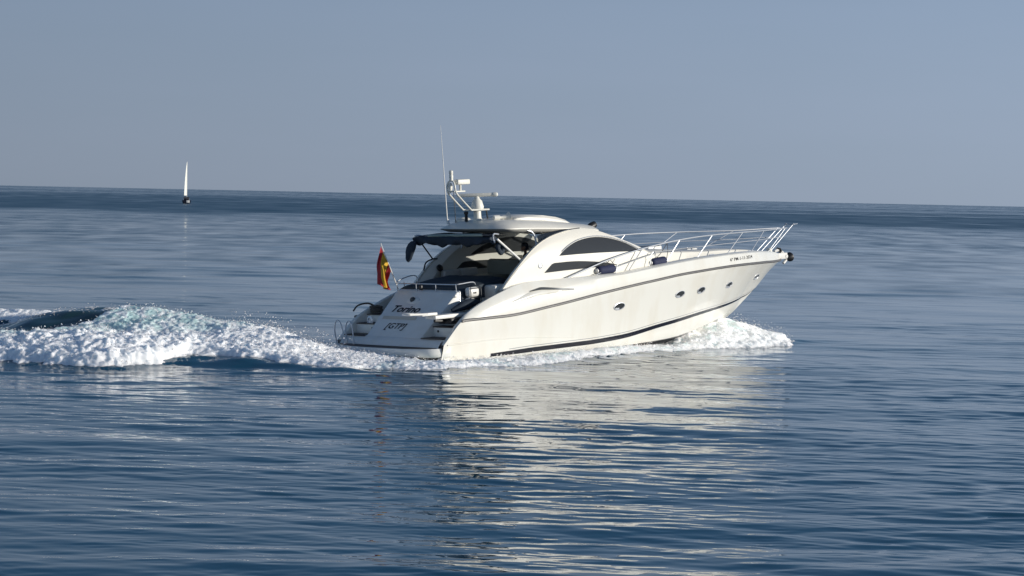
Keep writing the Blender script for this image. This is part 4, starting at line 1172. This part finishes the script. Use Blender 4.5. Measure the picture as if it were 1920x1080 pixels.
for nm, arr in (('ripple_roughness', rough), ('aeration', ae)):
    at = me.attributes.new(nm, 'FLOAT', 'POINT'); at.data.foreach_set('value', arr.astype(np.float32).ravel())
sea = bpy.data.objects.new('sea', me); COL.objects.link(sea); tag(sea, kind='structure')
SEA = bpy.data.materials.new('sea_water'); SEA.use_nodes = True
n = SEA.node_tree.nodes; l = SEA.node_tree.links; b = n['Principled BSDF']
at1 = n.new('ShaderNodeAttribute'); at1.attribute_name = 'ripple_roughness'
at2 = n.new('ShaderNodeAttribute'); at2.attribute_name = 'aeration'
mx = n.new('ShaderNodeMix'); mx.data_type = 'RGBA'
mx.inputs['A'].default_value = (0.006, 0.072, 0.130, 1); mx.inputs['B'].default_value = (0.022, 0.070, 0.066, 1)
l.new(at2.outputs['Fac'], mx.inputs['Factor']); l.new(mx.outputs['Result'], b.inputs['Base Color'])
l.new(at1.outputs['Fac'], b.inputs['Roughness'])
b.inputs['IOR'].default_value = 1.42
b.inputs['Specular IOR Level'].default_value = 0.5
me.materials.append(SEA)

# ---- foam
FX = np.arange(-21.0, 11.2, 0.031); FY = np.arange(56.0, 78.0, 0.031)
X, Y = np.meshgrid(FX, FY)
wx = X + 0.10 * gnoise(X * 2.1, Y * 2.1, 40); wy = Y + 0.10 * gnoise(X * 2.1 + 7, Y * 2.1, 41)
base = wake(X, Y) + waves(X, Y, np.full(X.shape, 0.3), patch(X, Y))[0]
lump = np.zeros(X.shape)
for f, a, sd in ((0.8, 0.075, 51), (1.9, 0.06, 52), (4.0, 0.05, 53), (8.0, 0.036, 54), (15.0, 0.026, 55)):
    lump += a * (np.abs(gnoise(wx * f, wy * f, sd)) * 1.6 - 0.25)
rag = gnoise(wx * 0.8, wy * 0.8, 60) * 0.5 + gnoise(wx * 2.3, wy * 2.3, 61) * 0.5 + gnoise(wx * 6, wy * 6, 62) * 0.35
cs, sn = math.cos(TH), math.sin(TH)
S_ = (X - YT.x) * cs + (Y - YT.y) * sn; T_ = -(X - YT.x) * sn + (Y - YT.y) * cs
yn = YN(X)
yf = np.interp(X, [-24, -16, -15, -14, -13, -12.2, -11.6, -10, -5, -3.2], [61.4, 61.6, 62.2, 62.9, 63.7, 64.5, 65.8, 67.2, 66.2, 65.6])
# signed distance-like measure of the foam area (positive inside)
stern = np.minimum(np.minimum((Y - yn) * 0.9, (yf - Y) * 0.8), (-2.2 - X))
hull_line = YT.y + 0.3 + 1.027 * (X - YT.x) + 1.6
side = np.minimum(np.minimum((Y - yn + 0.3) * 0.8, (hull_line + 1.0 - Y) * 0.8), np.minimum(X + 4.2, 8.6 - X))
mound_d = 1.0 - np.sqrt(((S_ - 14.7) / 3.4) ** 2 + ((T_ + 0.5) / 2.3) ** 2)
far2 = np.minimum(-15.0 - X, 0.8 - np.abs(Y - 72.8) * 0.8) 
def dens(d, w=0.55): return sstep(-0.05, w, d + 0.30 * rag)
D1 = dens(stern, 0.7); D2 = dens(side * 0.8, 0.6) ; D3 = dens(mound_d * 1.6, 0.5); D4 = dens(far2, 0.6)
thin = sstep(-0.35, 0.25, gnoise(wx * 0.9 - wy * 0.5, wy * 0.9 + wx * 0.3, 70) + 0.55 * gnoise(wx * 3.1, wy * 3.1, 71) + 0.55)
D2 = D2 * (0.35 + 0.65 * thin)
D5 = 0.50 * sstep(0.42, 0.80, 1.0 - 1.15 * np.abs(gnoise(wx * 0.9 + 0.6 * gnoise(wx * 1.3, wy, 95), wy * 1.5, 96)) - 0.5 * np.abs(gnoise(wx * 3.2, wy * 3.2, 97))) * sstep(-11.2, -12.0, X) * sstep(-1.6, -0.2, Y - YC(X)) * sstep(0.9, 0.3, Y - YC(X))
Dn = np.maximum.reduce([D1, D2, D3, D4, D5])
lowst = np.interp(X, [-9, -6.5, -5, -3.5], [1.0, 0.65, 0.25, 0.10])
Hf = 0.14 * D1 * lowst
Hf = np.maximum(Hf, (0.0 + 0.07 * sstep(0.2, 1.6, side)) * D2)
mh = np.interp(S_, [11.0, 12.5, 13.7, 14.9, 15.8, 16.8, 18.0], [0.08, 0.18, 0.36, 0.66, 0.62, 0.36, 0.04]) * np.exp(-((T_ + 0.1) / 1.15) ** 2)
Hf = np.maximum(Hf, mh * D3 + 0.10 * D3)
amp = D1 * (0.35 + 0.65 * lowst)
amp = np.maximum(amp, np.maximum(0.32 * D2, np.maximum(0.75 * D3, 0.8 * D4)))
up_ = sstep(0.0, 2.6, Y - np.interp(X, [-24, -15, -12, -10, -8, -6], [60.2, 60.2, 60.8, 61.4, 62.4, 64]) + 0.8 * rag) * sstep(-5.5, -8.5, X)
amp = amp * (1 - 0.40 * up_)
ZF = base + (Hf + lump * amp) * Dn + 0.045 * (np.abs(gnoise(wx * 6.5, wy * 6.5, 57)) + 0.6 * np.abs(gnoise(wx * 13, wy * 13, 58)) - 0.25) * np.minimum(1, Dn * 3) - 0.07 * (1 - Dn) ** 2 + 0.015
SX = X + 0.055 * gnoise(X * 3.3, Y * 3.3, 80) * Dn + 0.035 * gnoise(X * 8, Y * 8, 82) * Dn
SY = Y + 0.055 * gnoise(X * 3.3 + 9, Y * 3.3, 81) * Dn + 0.035 * gnoise(X * 8 + 4, Y * 8, 83) * Dn
keep = Dn > 0.03
lace = np.abs(gnoise(wx * 1.1 + 0.5 * gnoise(wx, wy, 91), wy * 0.7, 92)) + 0.6 * np.abs(gnoise(wx * 2.6, wy * 1.7, 93)) + 0.35 * np.abs(gnoise(wx * 6, wy * 4, 94))
teal = np.clip(D1 * up_ * sstep(0.12, 0.75, lace) * 1.15, 0, 1)
teal = np.maximum(teal, 0.55 * D2 * sstep(0.5, 1.0, lace))
FOAM = bpy.data.materials.new('sea_foam'); FOAM.use_nodes = True
n = FOAM.node_tree.nodes; l = FOAM.node_tree.links; b = n['Principled BSDF']
at1 = n.new('ShaderNodeAttribute'); at1.attribute_name = 'aeration'
mx = n.new('ShaderNodeMix'); mx.data_type = 'RGBA'
mx.inputs['A'].default_value = (0.97, 0.975, 0.98, 1); mx.inputs['B'].default_value = (0.54, 0.74, 0.73, 1)
l.new(at1.outputs['Fac'], mx.inputs['Factor']); l.new(mx.outputs['Result'], b.inputs['Base Color'])
b.inputs['Roughness'].default_value = 0.5
b.inputs['Subsurface Weight'].default_value = 0.9
b.inputs['Subsurface Radius'].default_value = (0.13, 0.15, 0.16)
b.inputs['Subsurface Scale'].default_value = 1.0
b.subsurface_method = 'BURLEY'
def foam_object(name, sel, label, drops):
    ii = np.arange(X.size).reshape(X.shape)
    k = keep & sel
    q = k[:-1, :-1] | k[1:, :-1] | k[:-1, 1:] | k[1:, 1:]
    qd = np.stack([ii[:-1, :-1], ii[:-1, 1:], ii[1:, 1:], ii[1:, :-1]], -1)[q]
    used, inv_ = np.unique(qd, return_inverse=True)
    qd = inv_.reshape(qd.shape)
    co = np.stack([SX.ravel()[used], SY.ravel()[used], ZF.ravel()[used]], -1)
    tl = teal.ravel()[used]
    me = fast_mesh(name, co, qd)
    at = me.attributes.new('aeration', 'FLOAT', 'POINT'); at.data.foreach_set('value', tl.astype(np.float32))
    o = bpy.data.objects.new(name, me); COL.objects.link(o); me.materials.append(FOAM)
    tag(o, label, 'foam', kind='stuff')
    P = np.array(drops); 
    rr = np.random.RandomState(3)
    oc = np.array([(1, 0, 0), (-1, 0, 0), (0, 1, 0), (0, -1, 0), (0, 0, 1), (0, 0, -1)], float)
    of = np.array([(0, 2, 4), (2, 1, 4), (1, 3, 4), (3, 0, 4), (2, 0, 5), (1, 2, 5), (3, 1, 5), (0, 3, 5)])
    sc = P[:, 3][:, None, None] * (0.6 + 0.8 * rr.rand(len(P), 1, 3))
    V = (P[:, None, :3] + oc[None] * sc).reshape(-1, 3)
    Fc = (of[None] + 6 * np.arange(len(P))[:, None, None]).reshape(-1, 3)
    md = fast_mesh(name + '_spray', V, Fc); md.materials.append(FOAM)
    so = bpy.data.objects.new('spray', md); COL.objects.link(so); so.parent = o
    so['kind'] = 'stuff'
    return o
def zat(x, y):
    i = np.clip(((y - FY[0]) / 0.031).astype(int), 0, len(FY) - 1); j = np.clip(((x - FX[0]) / 0.031).astype(int), 0, len(FX) - 1)
    return ZF[i, j], Dn[i, j]
def drops(x, y, hmax, rmin, rmax, rr):
    z, dd = zat(x, y)
    hgt = hmax * rr.rand(len(x)) ** 2.2
    r = rmin + (rmax - rmin) * rr.rand(len(x)) ** 3
    return np.stack([x, y, z + hgt, r], -1)[dd > 0.25]
rr = np.random.RandomState(21)
n1 = 14000
x1 = rr.uniform(-18, -2.5, n1); y1 = YN(x1) + rr.rand(n1) * 7.5
d1 = drops(x1, y1, 0.14, 0.005, 0.022, rr)
x1 = rr.uniform(-8.2, -4.5, 900); y1 = YC(x1) + rr.normal(0, 0.8, 900)
d1 = np.concatenate([d1, drops(x1, y1, 0.45, 0.006, 0.022, rr)])
sB = rr.uniform(12.0, 17.9, 4500); tB = rr.normal(-0.3, 1.0, 4500)
xB = YT.x + sB * cs - tB * sn; yB = YT.y + sB * sn + tB * cs
d2 = drops(xB, yB, 0.32, 0.004, 0.016, rr)
sB = rr.uniform(-0.5, 13, 4500); tB = rr.uniform(-3.6, -1.6, 4500)
xB = YT.x + sB * cs - tB * sn; yB = YT.y + sB * sn + tB * cs
d2 = np.concatenate([d2, drops(xB, yB, 0.12, 0.005, 0.022, rr)])
foam_object('wake_foam', X < -3.2, 'white churned foam of the wake piled up astern of the yacht', d1)
foam_object('bow_wave_foam', X >= -3.21, 'white foam and spray running along the hull and piled under the bow', d2)
